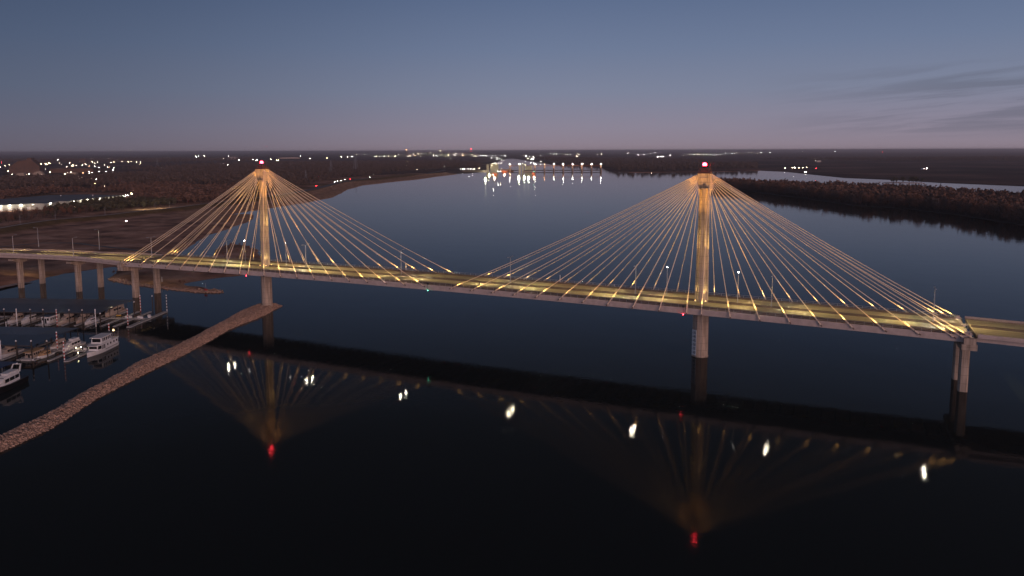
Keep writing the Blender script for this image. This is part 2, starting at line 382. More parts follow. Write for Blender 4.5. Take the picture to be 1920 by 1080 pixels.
landL = np.vstack([shore, [[-420, -200], [-2600, -200], [-2600, 2600], [-1180, 2600]]])
levee_px = [(-120, 449), (0, 427.5), (42, 420), (105, 411), (197.5, 403.8), (257.5, 396), (325, 390), (370, 383.5), (430, 377), (500, 370), (560, 362), (600, 352.5), (640, 342), (700, 334), (760, 329), (850, 322)]
levee = [at(x, y, 6)[:2] for x, y in levee_px]
def ground_z(P):
    sd = poly_sd(P, landL)
    w = (fbm(P[:, 0]/14, P[:, 1]/14)-.5)*7
    s2 = sd+w
    z = np.where(s2 > 0, 2.4*(1-np.exp(-np.clip(s2, 0, 400)/9)), np.maximum(s2*.25, -2.0))
    z = z+np.where(sd > 8, (fbm(P[:, 0]/22+5, P[:, 1]/22)-.47)*1.8+(fbm(P[:, 0]/5, P[:, 1]/5)-.47)*.5, 0)
    dl = line_dist(P, levee)
    z = np.where(sd > 0, np.maximum(z, 6.0-np.clip(dl-5, 0, 60)*.17), z)
    return z, sd, dl
def heightfield(name, x0, x1, y0, y1, st, hole=None):
    xs = np.arange(x0, x1+.01, st); ys = np.arange(y0, y1+.01, st); nx, ny = len(xs), len(ys)
    gx, gy = np.meshgrid(xs, ys); P = np.stack([gx.ravel(), gy.ravel()], 1)
    z, sd, dl = ground_z(P)
    i, j = np.meshgrid(np.arange(nx-1), np.arange(ny-1)); a = (j*nx+i).ravel()
    Fq = np.stack([a, a+1, a+nx+1, a+nx], 1)
    keep = z[Fq].max(1) > -1.0
    if hole:
        c = P[Fq].mean(1); keep &= ~((c[:, 0] > hole[0]) & (c[:, 0] < hole[1]) & (c[:, 1] > hole[2]) & (c[:, 1] < hole[3]))
    me = mesh_np(name, np.column_stack([P, z]), Fq[keep])
    cov = np.clip((26-dl)/6, 0, 1)*(sd > 6)
    shr = np.clip((75-sd)/14, 0, 1)*(sd > -3)*(P[:, 1] > 320)*np.clip((P[:, 1]-320)/80, 0, 1)*(dl > 4)
    a2 = me.attributes.new('beach', 'FLOAT', 'POINT'); a2.data.foreach_set('value', shr.astype(np.float32))
    nn = vnoise(P[:, 0]/70+9, P[:, 1]/70)
    cov = np.maximum(cov, np.where((P[:, 1] > 400) & (sd > 10), np.clip((nn-.45)*5, 0, .8), 0))
    at_ = me.attributes.new('cover', 'FLOAT', 'POINT'); at_.data.foreach_set('value', cov.astype(np.float32))
    me.polygons.foreach_set('use_smooth', [True]*len(me.polygons)); me.materials.append(m_bank)
    o = bpy.data.objects.new(name, me); COL.objects.link(o); tag(o, kind='structure'); return o
heightfield('river_bank', -366, -96, -60, 336, 1.5)
heightfield('ground', -1296, -96, -150, 2130, 6.0, hole=(-366, -96, -60, 336))

# far ground sheets left and right of the river, out to the horizon
inset = [tuple(at(x, y, 0)[:2]-np.array([45, 0])) for x, y in [(858, 326.6), (785.6, 336), (712.5, 343.8), (662, 353), (622, 371), (581, 379), (540, 385)]]
far_riv = [at(x, y, 0)[:2] for x, y in ((962, 297.3), (948, 298.3), (934, 303), (927, 312), (918, 320), (880, 325))]
cH = at(962, 283.6)[:2]
farL = [tuple(cH)]+[tuple(p) for p in far_riv]+inset+[(-700, 500), (-900, -200), (-4000, -1500), (-120000, -20000), (-120000, 90000)]
MB().add([(x, y, .9) for x, y in farL], [tuple(range(len(farL)))]).build('plain', m_far)
tag(bpy.data.objects['plain'], kind='structure')
r_px = [(962, 297.3), (977, 299.5), (1006, 304), (1035, 308.5), (1080, 311), (1127, 314.5), (1140, 320), (1150, 322.5), (1180, 323.6), (1260, 322.6), (1349.6, 321.7), (1395, 320.6), (1426.6, 319.7), (1473, 321.7), (1527, 327.4), (1584.6, 333.2),
        (1681, 337), (1758, 342), (1920, 348.6), (2300, 366)]
rp = [tuple(at(x, y, 0)[:2]) for x, y in r_px]
farR = [tuple(cH)]+rp+[(3500, 1200), (120000, 5000), (60000, 120000)]
mbR = MB(); mbR.add([(x, y, 1.2) for x, y in farR], [tuple(range(len(farR)))])
for (a, c) in zip(rp[:-1], rp[1:]): mbR.add([(*a, -1), (*c, -1), (*c, 1.2), (*a, 1.2)], [(0, 1, 2, 3)])
tag(mbR.build('floodplain', m_far), kind='structure')

# river island on the right
isl_front = [(1322, 349), (1335, 351.5), (1400, 358.5), (1450, 365), (1520, 374), (1600, 385.5), (1700, 392), (1800, 404), (1920, 423), (2100, 455)]
isl_f = [at(x, y)[:2] for x, y in isl_front]
isl_b = []
for (x, y), p in zip(isl_front, isl_f):
    d = p-CAM[:2]; L_ = np.linalg.norm(d); wid = 60+300*min(1, max(0, (x-1322)/260)); isl_b.append(p+d/L_*wid)
isl = np.array(isl_f+isl_b[::-1])
MB().prism([tuple(p) for p in isl], -.5, .7).build('river_island', m_isle); tag(bpy.data.objects['river_island'], kind='structure')

# ------------------------------------------------------------------ roads on the left bank
m_asph = mat('dim_asphalt', (0.16, 0.155, 0.16), 0.85, var=.15, scale=.2)
m_lite = mat('pale_gravel', (0.48, 0.42, 0.41), 0.9, var=.2, scale=.3)
def strip(name, pts, wid, m, z=None):
    pts = [np.array(p) for p in pts]; out = []
    for a, c in zip(pts[:-1], pts[1:]):
        k = max(1, int(np.linalg.norm(c-a)/12)); out += [a+(c-a)*t/k for t in range(k)]
    out.append(pts[-1]); out = np.array(out)
    for _ in range(3): out[1:-1] = (out[:-2]+out[1:-1]*2+out[2:])/4
    d = np.gradient(out, axis=0); nrm = np.stack([-d[:, 1], d[:, 0]], 1); nrm /= np.linalg.norm(nrm, axis=1)[:, None]
    Lp = out+nrm*wid/2; Rp = out-nrm*wid/2
    zz = np.maximum.reduce([ground_z(q)[0] for q in (Lp, Rp, out)])+.12 if z is None else np.full(len(out), z)
    n = len(out); V = np.vstack([np.column_stack([Lp, zz]), np.column_stack([Rp, zz])])
    Fq = np.array([(i, i+1, n+i+1, n+i) for i in range(n-1)])
    me = mesh_np(name, V, Fq); me.materials.append(m); o = bpy.data.objects.new(name, me); COL.objects.link(o); tag(o, kind='structure')
strip('levee_path', [p for p in levee[:9]], 4.5, m_lite)
strip('highway', [at(x, y, 3)[:2] for x, y in ((480, 392), (520, 383), (560, 374), (610, 362), (650, 349), (700, 339), (760, 333), (830, 327))][0:0] or [at(x, y, 6.2)[:2] for x, y in ((440, 372), (530, 364.5), (575, 357), (610, 349), (640, 341), (690, 333.5), (740, 329), (800, 324), (830, 318.5), (850, 308))], 16, m_asph)
strip('riverside_road', [at(x, y, 2.8)[:2] for x, y in ((-60, 470), (40, 457), (90, 452), (170, 458), (260, 470), (300, 474))], 5, m_asph)
strip('shore_track', [at(x, y, 2.4)[:2] for x, y in ((-60, 548), (0, 533), (60, 521), (120, 512))], 6, m_lite)

# ------------------------------------------------------------------ the cable-stayed bridge
XP = 115.2; CA, CS = 2.83, 10.345; WD = 16.15
def dk(x): return 24.0-0.00081*x-4.336e-5*x*x
GOLD = (1.0, 0.62, 0.17)
def sweep(profile, path):
    """profile [(offset across, height)], path [(x, y, z, bank)] -> rings"""
    rings = []
    for i, p in enumerate(path):
        a = path[max(i-1, 0)]; c = path[min(i+1, len(path)-1)]
        d = Vector((c[0]-a[0], c[1]-a[1], 0)).normalized(); nrm = Vector((-d.y, d.x, 0))
        rings.append([(p[0]+nrm.x*o, p[1]+nrm.y*o, p[2]+h+p[3]*o/16) for o, h in profile])
    return rings
main_path = [(x, 0, dk(x)-.35, 0) for x in np.linspace(-207.3, 207.3, 85)]
bridge = thing('cable_stayed_bridge', 'long cable stayed bridge with two slender golden lit pylons crossing the dark river', 'bridge', (0, 0, 0))
slab = [(-15.6, 0), (15.6, 0), (15.6, -.5), (-15.6, -.5)]
deck = MB().loft(sweep(slab, main_path)).build('deck', m_conc, bridge)
road_prof = [(-12.3, .03), (-.5, .03)]
rd = MB()
for a, c in ((-12.2, -.6), (.6, 12.2)): rd.loft(sweep([(a, .012), (c, .012), (c, .0), (a, .0)], main_path), caps=False)
rd.build('roadway', m_road, deck)
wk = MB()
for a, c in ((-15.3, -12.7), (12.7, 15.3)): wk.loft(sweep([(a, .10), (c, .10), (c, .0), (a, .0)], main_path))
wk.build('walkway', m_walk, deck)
ln = MB()
for o in (-11.4, -8.2, -1.3, 1.3, 8.2, 11.4): ln.loft(sweep([(o-.08, .018), (o+.08, .018), (o+.08, .013), (o-.08, .013)], main_path), caps=False)
for o in (-4.7, 4.7):
    for i in range(0, 84, 2): ln.loft(sweep([(o-.08, .018), (o+.08, .018), (o+.08, .013), (o-.08, .013)], main_path[i:i+2]), caps=False)
ln.build('lane_marking', m_paint, deck)
for s in (-1, 1):
    MB().loft(sweep([(s*15.62, .12), (s*15.9, .12), (s*15.9, -2.3), (s*15.3, -2.5), (s*15.3, -.52), (s*15.62, -.52)], main_path)).build('edge_girder', m_conc2, bridge)
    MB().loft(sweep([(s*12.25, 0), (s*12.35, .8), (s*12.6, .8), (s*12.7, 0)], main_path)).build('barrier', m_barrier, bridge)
    r = MB()
    for h in (.55, 1.15): r.tube([(p[0], s*15.55, p[2]+h) for p in main_path[::4]], .07, 4)
    for x in np.arange(-206, 206.5, 3.0): r.box((x, s*15.55, dk(x)-.35+.6), (.14, .14, 1.2))
    r.build('railing', m_steel, bridge)
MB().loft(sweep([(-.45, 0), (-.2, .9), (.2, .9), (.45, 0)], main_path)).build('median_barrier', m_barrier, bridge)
fb = MB()
for x in np.arange(-205, 206, 5.17): fb.box((x, 0, dk(x)-1.5), (.5, 30.5, 1.25))
fb.build('floor_beams', m_dark, bridge)

# expansion joint and kerb details at the river-right end
def pylon(xc):
    base_z = 0
    py = bpy.data.objects.new('pylon', None); COL.objects.link(py); py.parent = bridge; py.location = (xc, 0, 0)
    octo = lambda a, bx, ay, by: [(-a, -by), (a, -by), (bx, -ay), (bx, ay), (a, by), (-a, by), (-bx, ay), (-bx, -ay)]
    lo = MB().prism(octo(1.1, 3.3, 1.0, 2.75), -6, 0.6, octo(1.1, 3.25, 1.0, 2.7))
    lo.prism(octo(1.0, 3.12, .9, 2.55), .6, dk(xc)-1.0, octo(1.0, 3.0, .9, 2.5))
    lo.build('lower_shaft', m_conc, py)
    q = [(.85, -2.1), (1.15, -1.9), (1.3, -1.42), (1.95, -.9), (2.25, -.95), (2.6, -.72)]
    half = q+[(x, -y) for x, y in q[::-1]]
    plan = half+[(-x, -y) for x, y in half]
    rings = []
    for z, k in ((dk(xc)-1.0, 1.0), (35, .95), (50, .86), (62, .78), (70.5, .75)):
        rings.append([(x*k, y*k, z) for x, y in plan])
    MB().loft(rings).build('shaft', m_conc, py)
    hd = MB()
    h0 = [(-1.97, -1.9), (1.97, -1.9), (1.97, 1.9), (-1.97, 1.9)]; h1 = [(-2.5, -2.6), (2.5, -2.6), (2.5, 2.6), (-2.5, 2.6)]
    hd.prism(h0, 69.5, 71.2, [(x*1.12, y*1.12) for x, y in h0]); hd.prism([(x*1.12, y*1.12) for x, y in h0], 71.203, 75.6, h1)
    hd.box((0, -2.5, 74.0), (3.4, .12, .12)); hd.box((-1.6, -2.5, 73.3), (.12, .12, 1.3)); hd.box((1.6, -2.5, 73.3), (.12, .12, 1.3))
    hd.build('head', m_conc, py)
    for s in (-1, 1):
        sl = MB()
        for k in range(11):
            z = 69.9+k*.52; sl.tube([(-2.05-.04*k, s*1.85, z), (0, s*2.1, z+.3), (2.05+.04*k, s*1.85, z)], .14, 5)
        sl.build('saddle', m_dark, py)
    cp = MB(); cp.prism(h1, 75.603, 76.4, [(x*.9, y*.9) for x, y in h1]); cp.box((0, 0, 77.0), (3.0, 3.0, 1.2))
    for (x, y) in ((-2.0, -2.0), (2.0, -2.0), (2.0, 2.0), (-2.0, 2.0)): cp.box((x, y, 76.95), (.1, .1, 1.1))
    for s in (-1, 1): cp.box((0, s*2.0, 77.45), (4.0, .07, .07)); cp.box((s*2.0, 0, 77.45), (.07, 4.0, .07))
    cp.tube([(1.9, .6, 76.4), (1.9, .6, 80.0)], .07, 4)
    cp.build('cap', m_redcap, py)
    for (x, y) in ((-2.05, -2.15), (2.05, -2.15), (2.05, 2.15), (-2.05, 2.15)):
        z = dk(xc)-.1
        f = MB().box((x*1.0, y*1.0, z+.25), (.5, .4, .5)).build('floodlight', m_steel, py)
        MB().box((x*1.0, y*1.0, z+.52), (.4, .3, .04)).build('lens', glow_flood, f)
        light('flood_lamp', 'SPOT', (x*1.03, y*1.03, z+.8), 3800, (1, .74, .26), f, aim=(x*.80, y*.70, z+14), angle=40, radius=.1)
    for sx in (-1, 1):
        for sy in (-1, 1):
            f = MB().box((sx*27, sy*14.6, dk(xc+sx*27)+.35), (.6, .6, .6)).build('floodlight', m_dark, py)
            light('flood_lamp', 'SPOT', (sx*27, sy*14.6, dk(xc+sx*27)+.9), 200000, (1, .46, .09), f, aim=(sx*1.8, sy*.9, 70), angle=17, blend=.8, radius=.2)
    return py
py1 = pylon(-XP); py2 = pylon(XP)
py1['label'] = 'pylon standing at the tip of the rock jetty'; py2['label'] = 'pylon standing in open water with the numbered clearance board'
# clearance board on the left chamfer of the river pylon
ca, cb = Vector((-3.05, -.9, 0)), Vector((-1.0, -2.53, 0)); mid = (ca+cb)/2; ux = (cb-ca).normalized(); nx_ = Vector((ux.y, -ux.x, 0))
if nx_.y > 0: nx_ = -nx_
rzb = math.atan2(ux.y, ux.x)
bo = MB().box((mid.x+nx_.x*.16, mid.y+nx_.y*.16, 6.0), (2.45, .12, 10.6), rz=rzb).build('clearance_board', m_white, py2)
for i, tx in enumerate(('35', '40', '45', '50', '55', '60')):
    c = bpy.data.curves.new('numeral', 'FONT'); c.body = tx; c.size = 1.5; c.align_x = 'CENTER'; c.align_y = 'CENTER'; c.extrude = .02; c.offset = .015
    c.materials.append(m_black); tmp = bpy.data.objects.new('tmp', c); COL.objects.link(tmp)
    nm = bpy.data.meshes.new_from_object(tmp.evaluated_get(bpy.context.evaluated_depsgraph_get())); bpy.data.objects.remove(tmp)
    o = bpy.data.objects.new('numeral', nm); COL.objects.link(o); o.parent = bo
    o.location = (mid.x+nx_.x*.26+ux.x*.22, mid.y+nx_.y*.26+ux.y*.22, 10.1-i*1.66); o.rotation_euler = (R(90), 0, rzb)
for i in range(6):
    p = mid+nx_*.27-ux*1.0; MB().box((p.x, p.y, 10.0-i*1.66), (.3, .04, .18), rz=rzb).build('tick_mark', m_black, bo)

# stay cables: eleven to each side of each pylon in two planes
anch = []
for xc in (-XP, XP):
    inner = 1 if xc < 0 else -1
    for sgn in (-1, 1):
        for k in range(11):
            off = CA+k*CS
            if sgn != inner: off = {9: 88.6, 10: 91.4}.get(k, off)
            anch.append((xc, sgn, k, xc+sgn*off))
for s in (-1, 1):
    for (xc, sgn, k, xa) in anch:
        A = Vector((xa, s*WD, dk(xa))); T = Vector((xc+sgn*(2.0+.045*k), s*1.8, 70.2+k*.50))
        d = (T-A).normalized(); L_ = (T-A).length
        root = bpy.data.objects.new('stay_cable', None); COL.objects.link(root); root.parent = bridge; root.location = A
        pts = []
        for t in (0, .25, .5, .75, 1):
            p = (T-A)*t; p.z -= L_*L_*0.00008*4*t*(1-t); pts.append(p)
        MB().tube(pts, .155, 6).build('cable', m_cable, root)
        MB().tube([-d*2.1, d*4.2], [.25, .24], 7).build('guide_pipe', m_cable, root)
        MB().tube([-d*2.9, -d*.8], [.22, .2], 7).box((-d.x*1.0, -s*.3, -d.z*1.0-.35), (.14, .3, 1.2)).build('anchor_bracket', m_barrier, root)
        fx = Vector((sgn*.35, -.85, .85))
        hp = fx+Vector((0, 0, -.15))
        fl = MB().box(hp, (.35, .35, .3)).box(hp+Vector((0, .1, -.75)), (.1, .1, 1.3)).build('floodlight', m_dark, root)
        P = 6200 if k > 1 else 3300
        light('flood_lamp', 'SPOT', tuple(fx+Vector((0, 0, .15))), P*(0.8+.03*k), GOLD, root, aim=tuple(d*5.5), angle=56, blend=.9, radius=.08)

# end piers of the bridge
def end_pier(xc, label):
    e = bpy.data.objects.new('end_pier', None); COL.objects.link(e); e.parent = bridge; e.location = (xc, 0, 0); e['label'] = label
    z = dk(xc)-2.9
    sec = lambda w, h: [(-w, -h+.5), (-w+.5, -h), (w-.5, -h), (w, -h+.5), (w, h-.5), (w-.5, h), (-w+.5, h), (-w, h-.5)]
    for y in (-7.6, 7.6):
        MB().prism([(x_, y_+y) for x_, y_ in sec(1.45, 1.75)], -6, z-2.6).build('column', m_conc, e)
    c = MB()
    c.loft([[(x_, y_, z_) for y_, z_ in ((-17.2, z-.1), (-17.2, z-2.2), (-10, z-3.0), (-5, z-3.0), (0, z-1.6), (5, z-3.0), (10, z-3.0), (17.2, z-2.2), (17.2, z-.1))] for x_ in (-2.3, 2.3)])
    c.build('pier_cap', m_conc, e)
    for s in (-1, 1): MB().box((0, s*17.0, z+1.05), (3.6, 1.6, 2.25)).build('anchor_block', m_conc, e)
end_pier(-207.3, 'end pier where the cable spans meet the curving approach road'); end_pier(207.3, 'end pier at the right end of the cable spans')
# expansion joint and small boxes at the right end
j = MB()
for o in (-8, 8): j.box((207.3, o, dk(207)-.32), (1.0, 8.4, .05))
for o in (-15.2, -12.4, 0, 12.4, 15.2): j.box((207.3, o, dk(207)+.1), (1.5, .6, .9))
j.build('expansion_joint', m_conc2, bridge)

# ------------------------------------------------------------------ approach viaducts
def viaduct(name, label, pts, piers, w0=15.6):
    v = thing(name, label, 'viaduct', (0, 0, 0))
    P_ = [np.array(p, float) for p in pts]; dense = []
    for i in range(len(P_)-1):
        a0 = P_[max(i-1, 0)]; a, c = P_[i], P_[i+1]; c1 = P_[min(i+2, len(P_)-1)]
        for t in np.linspace(0, 1, 12, endpoint=False):
            dense.append(.5*((2*a)+(-a0+c)*t+(2*a0-5*a+4*c-c1)*t*t+(-a0+3*a-3*c+c1)*t**3))
    dense.append(P_[-1]); path = [tuple(d) for d in dense]
    dko = MB().loft(sweep([(-w0, 0), (w0, 0), (w0, -.45), (-w0, -.45)], path)).build('deck', m_conc, v)
    r = MB()
    for a, c in ((-12.6, -.6), (.6, 12.6)): r.loft(sweep([(a, .012), (c, .012), (c, 0), (a, 0)], path), caps=False)
    r.build('roadway', m_road, dko)
    l = MB()
    for o in (-11.4, -1.3, 1.3, 11.4): l.loft(sweep([(o-.08, .018), (o+.08, .018), (o+.08, .013), (o-.08, .013)], path), caps=False)
    l.build('lane_marking', m_paint, dko)
    for s in (-1, 1):
        MB().loft(sweep([(s*(w0-.02), 0), (s*(w0-.4), .85), (s*(w0-.1), .87), (s*w0+s*.05, -.55), (s*(w0-.3), -.5)], path)).build('parapet', m_conc2, v)
    MB().loft(sweep([(-.4, 0), (-.18, .85), (.18, .85), (.4, 0)], path)).build('median_barrier', m_barrier, v)
    for o in (-13.2, -8, -2.7, 2.7, 8, 13.2):
        MB().loft(sweep([(o-.35, -.46), (o+.35, -.46), (o+.2, -2.3), (o-.2, -2.3)], path)).build('girder', m_conc2, v)
    for (x, y, z, a) in piers:
        p = bpy.data.objects.new('pier', None); COL.objects.link(p); p.parent = v; p.location = (x, y, 0); p.rotation_euler = (0, 0, a)
        for o in (-8.2, 8.2): MB().box((0, o, (z-2.4-6)/2), (2.1, 2.8, z-2.4+6)).build('column', m_conc, p)
        MB().loft([[(x_, y_, z_) for y_, z_ in ((-14.5, z), (-14.5, z-1.1), (-10.3, z-2.5), (-6, z-2.5), (0, z-1.2), (6, z-2.5), (10.3, z-2.5), (14.5, z-1.1), (14.5, z))] for x_ in (-1.7, 1.7)]).build('pier_cap', m_conc, p)
    return path
zl = dk(207)-.35
pathL = viaduct('left_approach_viaduct'.replace('left_', ''), 'curving concrete approach viaduct on paired columns beside the marina', [(-209.6, 0, zl, 0), (-232, -.3, zl+.1, .5), (-255, -1.2, zl-.1, .9), (-302, -7.5, zl-.3, .9), (-345, -17.5, zl-.5, .9), (-385, -31, zl-.6, .9), (-425, -50, zl-.7, .9), (-460, -72, zl-.8, .9)],
    [(-255.5, -1.2, zl-2.4, R(6)), (-301.5, -7.8, zl-2.6, R(11)), (-346, -18, zl-2.8, R(16)), (-388, -33, zl-3, R(22))])
viaduct('approach_viaduct', 'straight concrete approach road leaving the frame beyond the right end pier', [(209.7, 0, zl, 0), (250, 0, zl-1.0, 0), (300, 0, zl-2.4, 0), (380, 0, zl-5.5, 0)], [(258, 0, zl-3.5, 0), (310, 0, zl-5.2, 0)])

# ------------------------------------------------------------------ street lamps on the bridge
LAMP = (1.0, 0.76, 0.34)
def lamp_mast(label, loc, rz, double, h=12.6, power=17500, lens=None):
    t = thing('street_lamp', label, 'street lamp', loc, rz, 'street lamps along the bridge road')
    MB().tube([(0, 0, 0), (0, 0, h*.55), (0, 0, h-.25)], [.20, .15, .11], 7).box((0, 0, .25), (.5, .5, .5)).build('mast', m_steel, t)
    for s in ((-1, 1) if double else (1,)):
        MB().tube([(0, 0, h-.35), (0, s*.8, h+.25), (0, s*2.0, h+.35)], [.09, .07, .06], 5).build('arm', m_steel, t)
        hd = MB().box((0, s*2.45, h+.33), (.5, 1.1, .22)).build('lamp_head', m_steel, t)
        MB().add([(-.2, s*2.45-.45, h+.215), (.2, s*2.45-.45, h+.215), (.2, s*2.45+.45, h+.215), (-.2, s*2.45+.45, h+.215)], [(0, 1, 2, 3)]).build('lens', lens or glow_lens, hd)
        for q_ in (-1, 1): light('lamp_light', 'SPOT', (q_*.15, s*2.45, h+.1), power*.62, LAMP, hd, aim=(q_*15, s*3.4, 0), angle=72, blend=1.0, radius=.2)
    return t
dl_lab = ['twin arm lamp mast on the median near the left end of the cable spans', 'twin arm lamp mast on the median left of the jetty pylon', 'twin arm lamp mast on the median just right of the jetty pylon',
    'twin arm lamp mast on the median between the jetty pylon and midspan', 'twin arm lamp mast on the median just right of midspan', 'twin arm lamp mast on the median just left of the river pylon',
    'twin arm lamp mast on the median first to the right of the river pylon', 'twin arm lamp mast on the median close to the right end pier']
for x, lb in zip([-201.5, -142.6, -87.9, -29.3, 29.4, 87.7, 142.3, 197.9], dl_lab): lamp_mast(lb, (x, 0, dk(x)+.4), 0, True, 12.0, lens=(glow_dim if x < -200 else None))
lp = np.array([p[:2] for p in pathL])
def on_path(X, off):
    i = int(np.argmin(abs(lp[:, 0]-X))); a, c = lp[max(i-1, 0)], lp[min(i+1, len(lp)-1)]
    d = (c-a)/np.linalg.norm(c-a); nn = np.array([-d[1], d[0]]);  ang = math.atan2(-d[1], -d[0])
    p = lp[i]-nn*off; return (p[0], p[1], zl+.6+off*.055), ang
for X_, off, lb in ((-262, 14.6, 'single arm lamp mast on the far edge of the approach road nearest the cables'), (-249, -15.2, 'single arm lamp mast on the near edge of the approach road nearest the cables'),
                    (-309, 14.6, 'single arm lamp mast on the far edge of the approach road second from the cables'), (-300, -15.2, 'single arm lamp mast on the near edge of the approach road second from the cables'),
                    (-357, 14.6, 'single arm lamp mast on the far edge of the approach road at the frame edge')):
    loc, ang = on_path(X_, off)
    lamp_mast(lb, loc, ang+(math.pi if off > 0 else 0), False, 12.6, 29000, lens=(glow_dim if off < 0 else None))

# slim flood poles that light the pylons
for x, lb in ((-XP-14.2, 'slim flood pole with a white lamp left of the jetty pylon'), (-XP+14.2, 'slim flood pole with a white lamp right of the jetty pylon'),
              (XP-14.2, 'slim flood pole with a white lamp left of the river pylon'), (XP+14.2, 'slim flood pole with its lamp turned away right of the river pylon')):
    z = dk(x)+.4; s = 1 if abs(x) > XP else -1; s = -1 if (x+XP if x < 0 else x-XP) > 0 else 1
    t = thing('flood_pole', lb, 'flood pole', (x, 0, z), 0, 'flood poles beside the pylons')
    MB().tube([(0, 0, 0), (0, 0, 12.2)], [.14, .08], 6).build('mast', m_steel, t)
    f = MB().box((s*.05, -.1, 12.35), (.7, .8, .4)).build('lamp_head', m_steel, t)
    MB().ball((-s*.05, -.2, 12.62), .2, 6).build('lens', glow_w, f)
    for yy in (-2.4,):
        light('flood_lamp', 'SPOT', (s*.5, -.6, 12.4), 30000, (1, .66, .20), f, aim=(s*13.4, -1.0, 25.5), angle=19, blend=.9, radius=.15)

# red aviation beacons on the pylon tops, navigation lamps under the deck
for x, lb in ((-XP, 'bright red aviation beacon on top of the jetty pylon'), (XP, 'bright red aviation beacon on top of the river pylon')):
    t = thing('beacon', lb, 'beacon', (x-.2, 0, 77.6))
    MB().tube([(0, 0, 0), (0, 0, .75), (0, 0, 1.1)], [.3, .5, 1.15], 10).build('base', m_dark, t)  # base with a flared rim added to screen the lens from the water
    MB().ball((0, 0, 1.55), .85, 12).build('lens', glow_beacon, t)
    light('beacon_light', 'POINT', (0, -1.3, 2.3), 700, (1, .05, .06), t, radius=.4)
for x, y, lb, g, cc in ((-XP+1.5, -16.25, 'small red navigation lamp under the deck edge at the jetty pylon', glow_r, (1, .1, .08)), (XP-4.2, -16.25, 'small red navigation lamp under the deck edge at the river pylon', glow_r, (1, .1, .08)),
                        (-5, -16.25, 'small green navigation lamp under the deck edge at midspan', glow_g, (.2, 1, .6))):
    t = thing('navigation_lamp', lb, 'navigation lamp', (x, y, dk(x)-2.9))
    MB().tube([(0, 0, .1), (0, 0, 3.4)], .07, 5).box((0, .2, 3.2), (.9, .5, .9)).build('bracket', m_dark, t)
    MB().ball((0, -.15, 0), .14, 8).build('lens', g, t)
    light('glow', 'POINT', (0, -.8, .2), 10, cc, t, radius=.2)
# small white marker posts standing on the deck edges
for x, y, h, lb in ((-54, -14.2, 3.2, 'short white post with a box on the near walkway left of midspan'), (-36, 15.4, 3.4, 'short white post on the far railing left of midspan'), (48, 15.4, 3.6, 'short white post on the far railing right of midspan'),
                    (20.5, -14.2, 3.0, 'short dark post on the near walkway right of midspan'), (74, 15.4, 1.2, 'tiny white post on the far railing left of the river pylon')):
    t = thing('marker_post', lb, 'post', (x, y, dk(x)-.3)); MB().tube([(0, 0, 0), (0, 0, h)], .16, 6).build('post', m_white if 'white' in lb else m_dark, t); MB().box((.3, -.3, .3), (.7, .5, .6)).build('box', m_steel, t)

# ------------------------------------------------------------------ rock jetty
jt = [(528, 571), (490.6, 567.5), (443.8, 586), (406, 607), (342.5, 640.5), (299, 661), (248, 682), (212.5, 703.5), (177, 723), (141.7, 740.6), (100, 767), (50, 792), (0, 815), (-80, 856)]
jb = [(530, 574), (500, 591), (462.5, 606), (430.6, 619), (397, 639), (340, 670), (301, 688), (256.8, 711), (228, 725), (186, 748), (100, 804), (50, 828), (0, 851), (-80, 890)]
Tp = np.array([at(x, y, .4)[:2] for x, y in jt]); Bp = np.array([at(x, y, 0)[:2] for x, y in jb])
jpoly = np.vstack([Tp, Bp[::-1]])
x0, y0 = jpoly.min(0)-2; x1, y1 = jpoly.max(0)+2; st = .9
gx, gy = np.meshgrid(np.arange(x0, x1, st), np.arange(y0, y1, st)); P = np.stack([gx.ravel(), gy.ravel()], 1)
def jetty_z(P):
    sd = poly_sd(P, jpoly)-.35+(fbm(P[:, 0]/3, P[:, 1]/3)-.5)*1.3
    return np.where(sd > 0, np.minimum(sd*.55, 1.9)+(vnoise(P[:, 0]*1.3, P[:, 1]*1.3)-.5)*.5, sd*.5), sd
z, sd = jetty_z(P); nx = gx.shape[1]; ny = gx.shape[0]
i, j2 = np.meshgrid(np.arange(nx-1), np.arange(ny-1)); a = (j2*nx+i).ravel(); Fq = np.stack([a, a+1, a+nx+1, a+nx], 1)
Fq = Fq[z[Fq].max(1) > -.6]
me = mesh_np('rock_jetty', np.column_stack([P, z-.25]), Fq); me.materials.append(m_rockbed)
o = bpy.data.objects.new('rock_jetty', me); COL.objects.link(o); tag(o, kind='structure')
def rocks(name, P2, Z2, smin, smax, matl):
    cube = np.array([(x, y, z) for z in (-1, 1) for y in (-1, 1) for x in (-1, 1)], float)
    F0 = np.array([(0, 2, 3, 1), (4, 5, 7, 6), (0, 1, 5, 4), (2, 6, 7, 3), (0, 4, 6, 2), (1, 3, 7, 5)])
    n = len(P2); V = np.repeat(cube[None], n, 0)*(0.55+.6*rng.random((n, 8, 3)))
    s = smin+(smax-smin)*rng.random((n, 1, 1))**2.2; V = V*s*np.array([1, .8, .6])*(.7+.6*rng.random((n, 1, 3)))
    for ax in (2, 0):
        t = rng.random(n)*2*np.pi if ax == 2 else (rng.random(n)-.5)*1.2; c_, s_ = np.cos(t)[:, None], np.sin(t)[:, None]
        a_, b_ = ((0, 1) if ax == 2 else (1, 2)); va = V[:, :, a_]*c_-V[:, :, b_]*s_; vb = V[:, :, a_]*s_+V[:, :, b_]*c_; V[:, :, a_] = va; V[:, :, b_] = vb
    V += np.column_stack([P2, Z2])[:, None, :]
    Fq = (F0[None]+8*np.arange(n)[:, None, None]).reshape(-1, 4)
    me = mesh_np(name, V.reshape(-1, 3), Fq); me.materials.append(matl); o = bpy.data.objects.new(name, me); COL.objects.link(o); return o
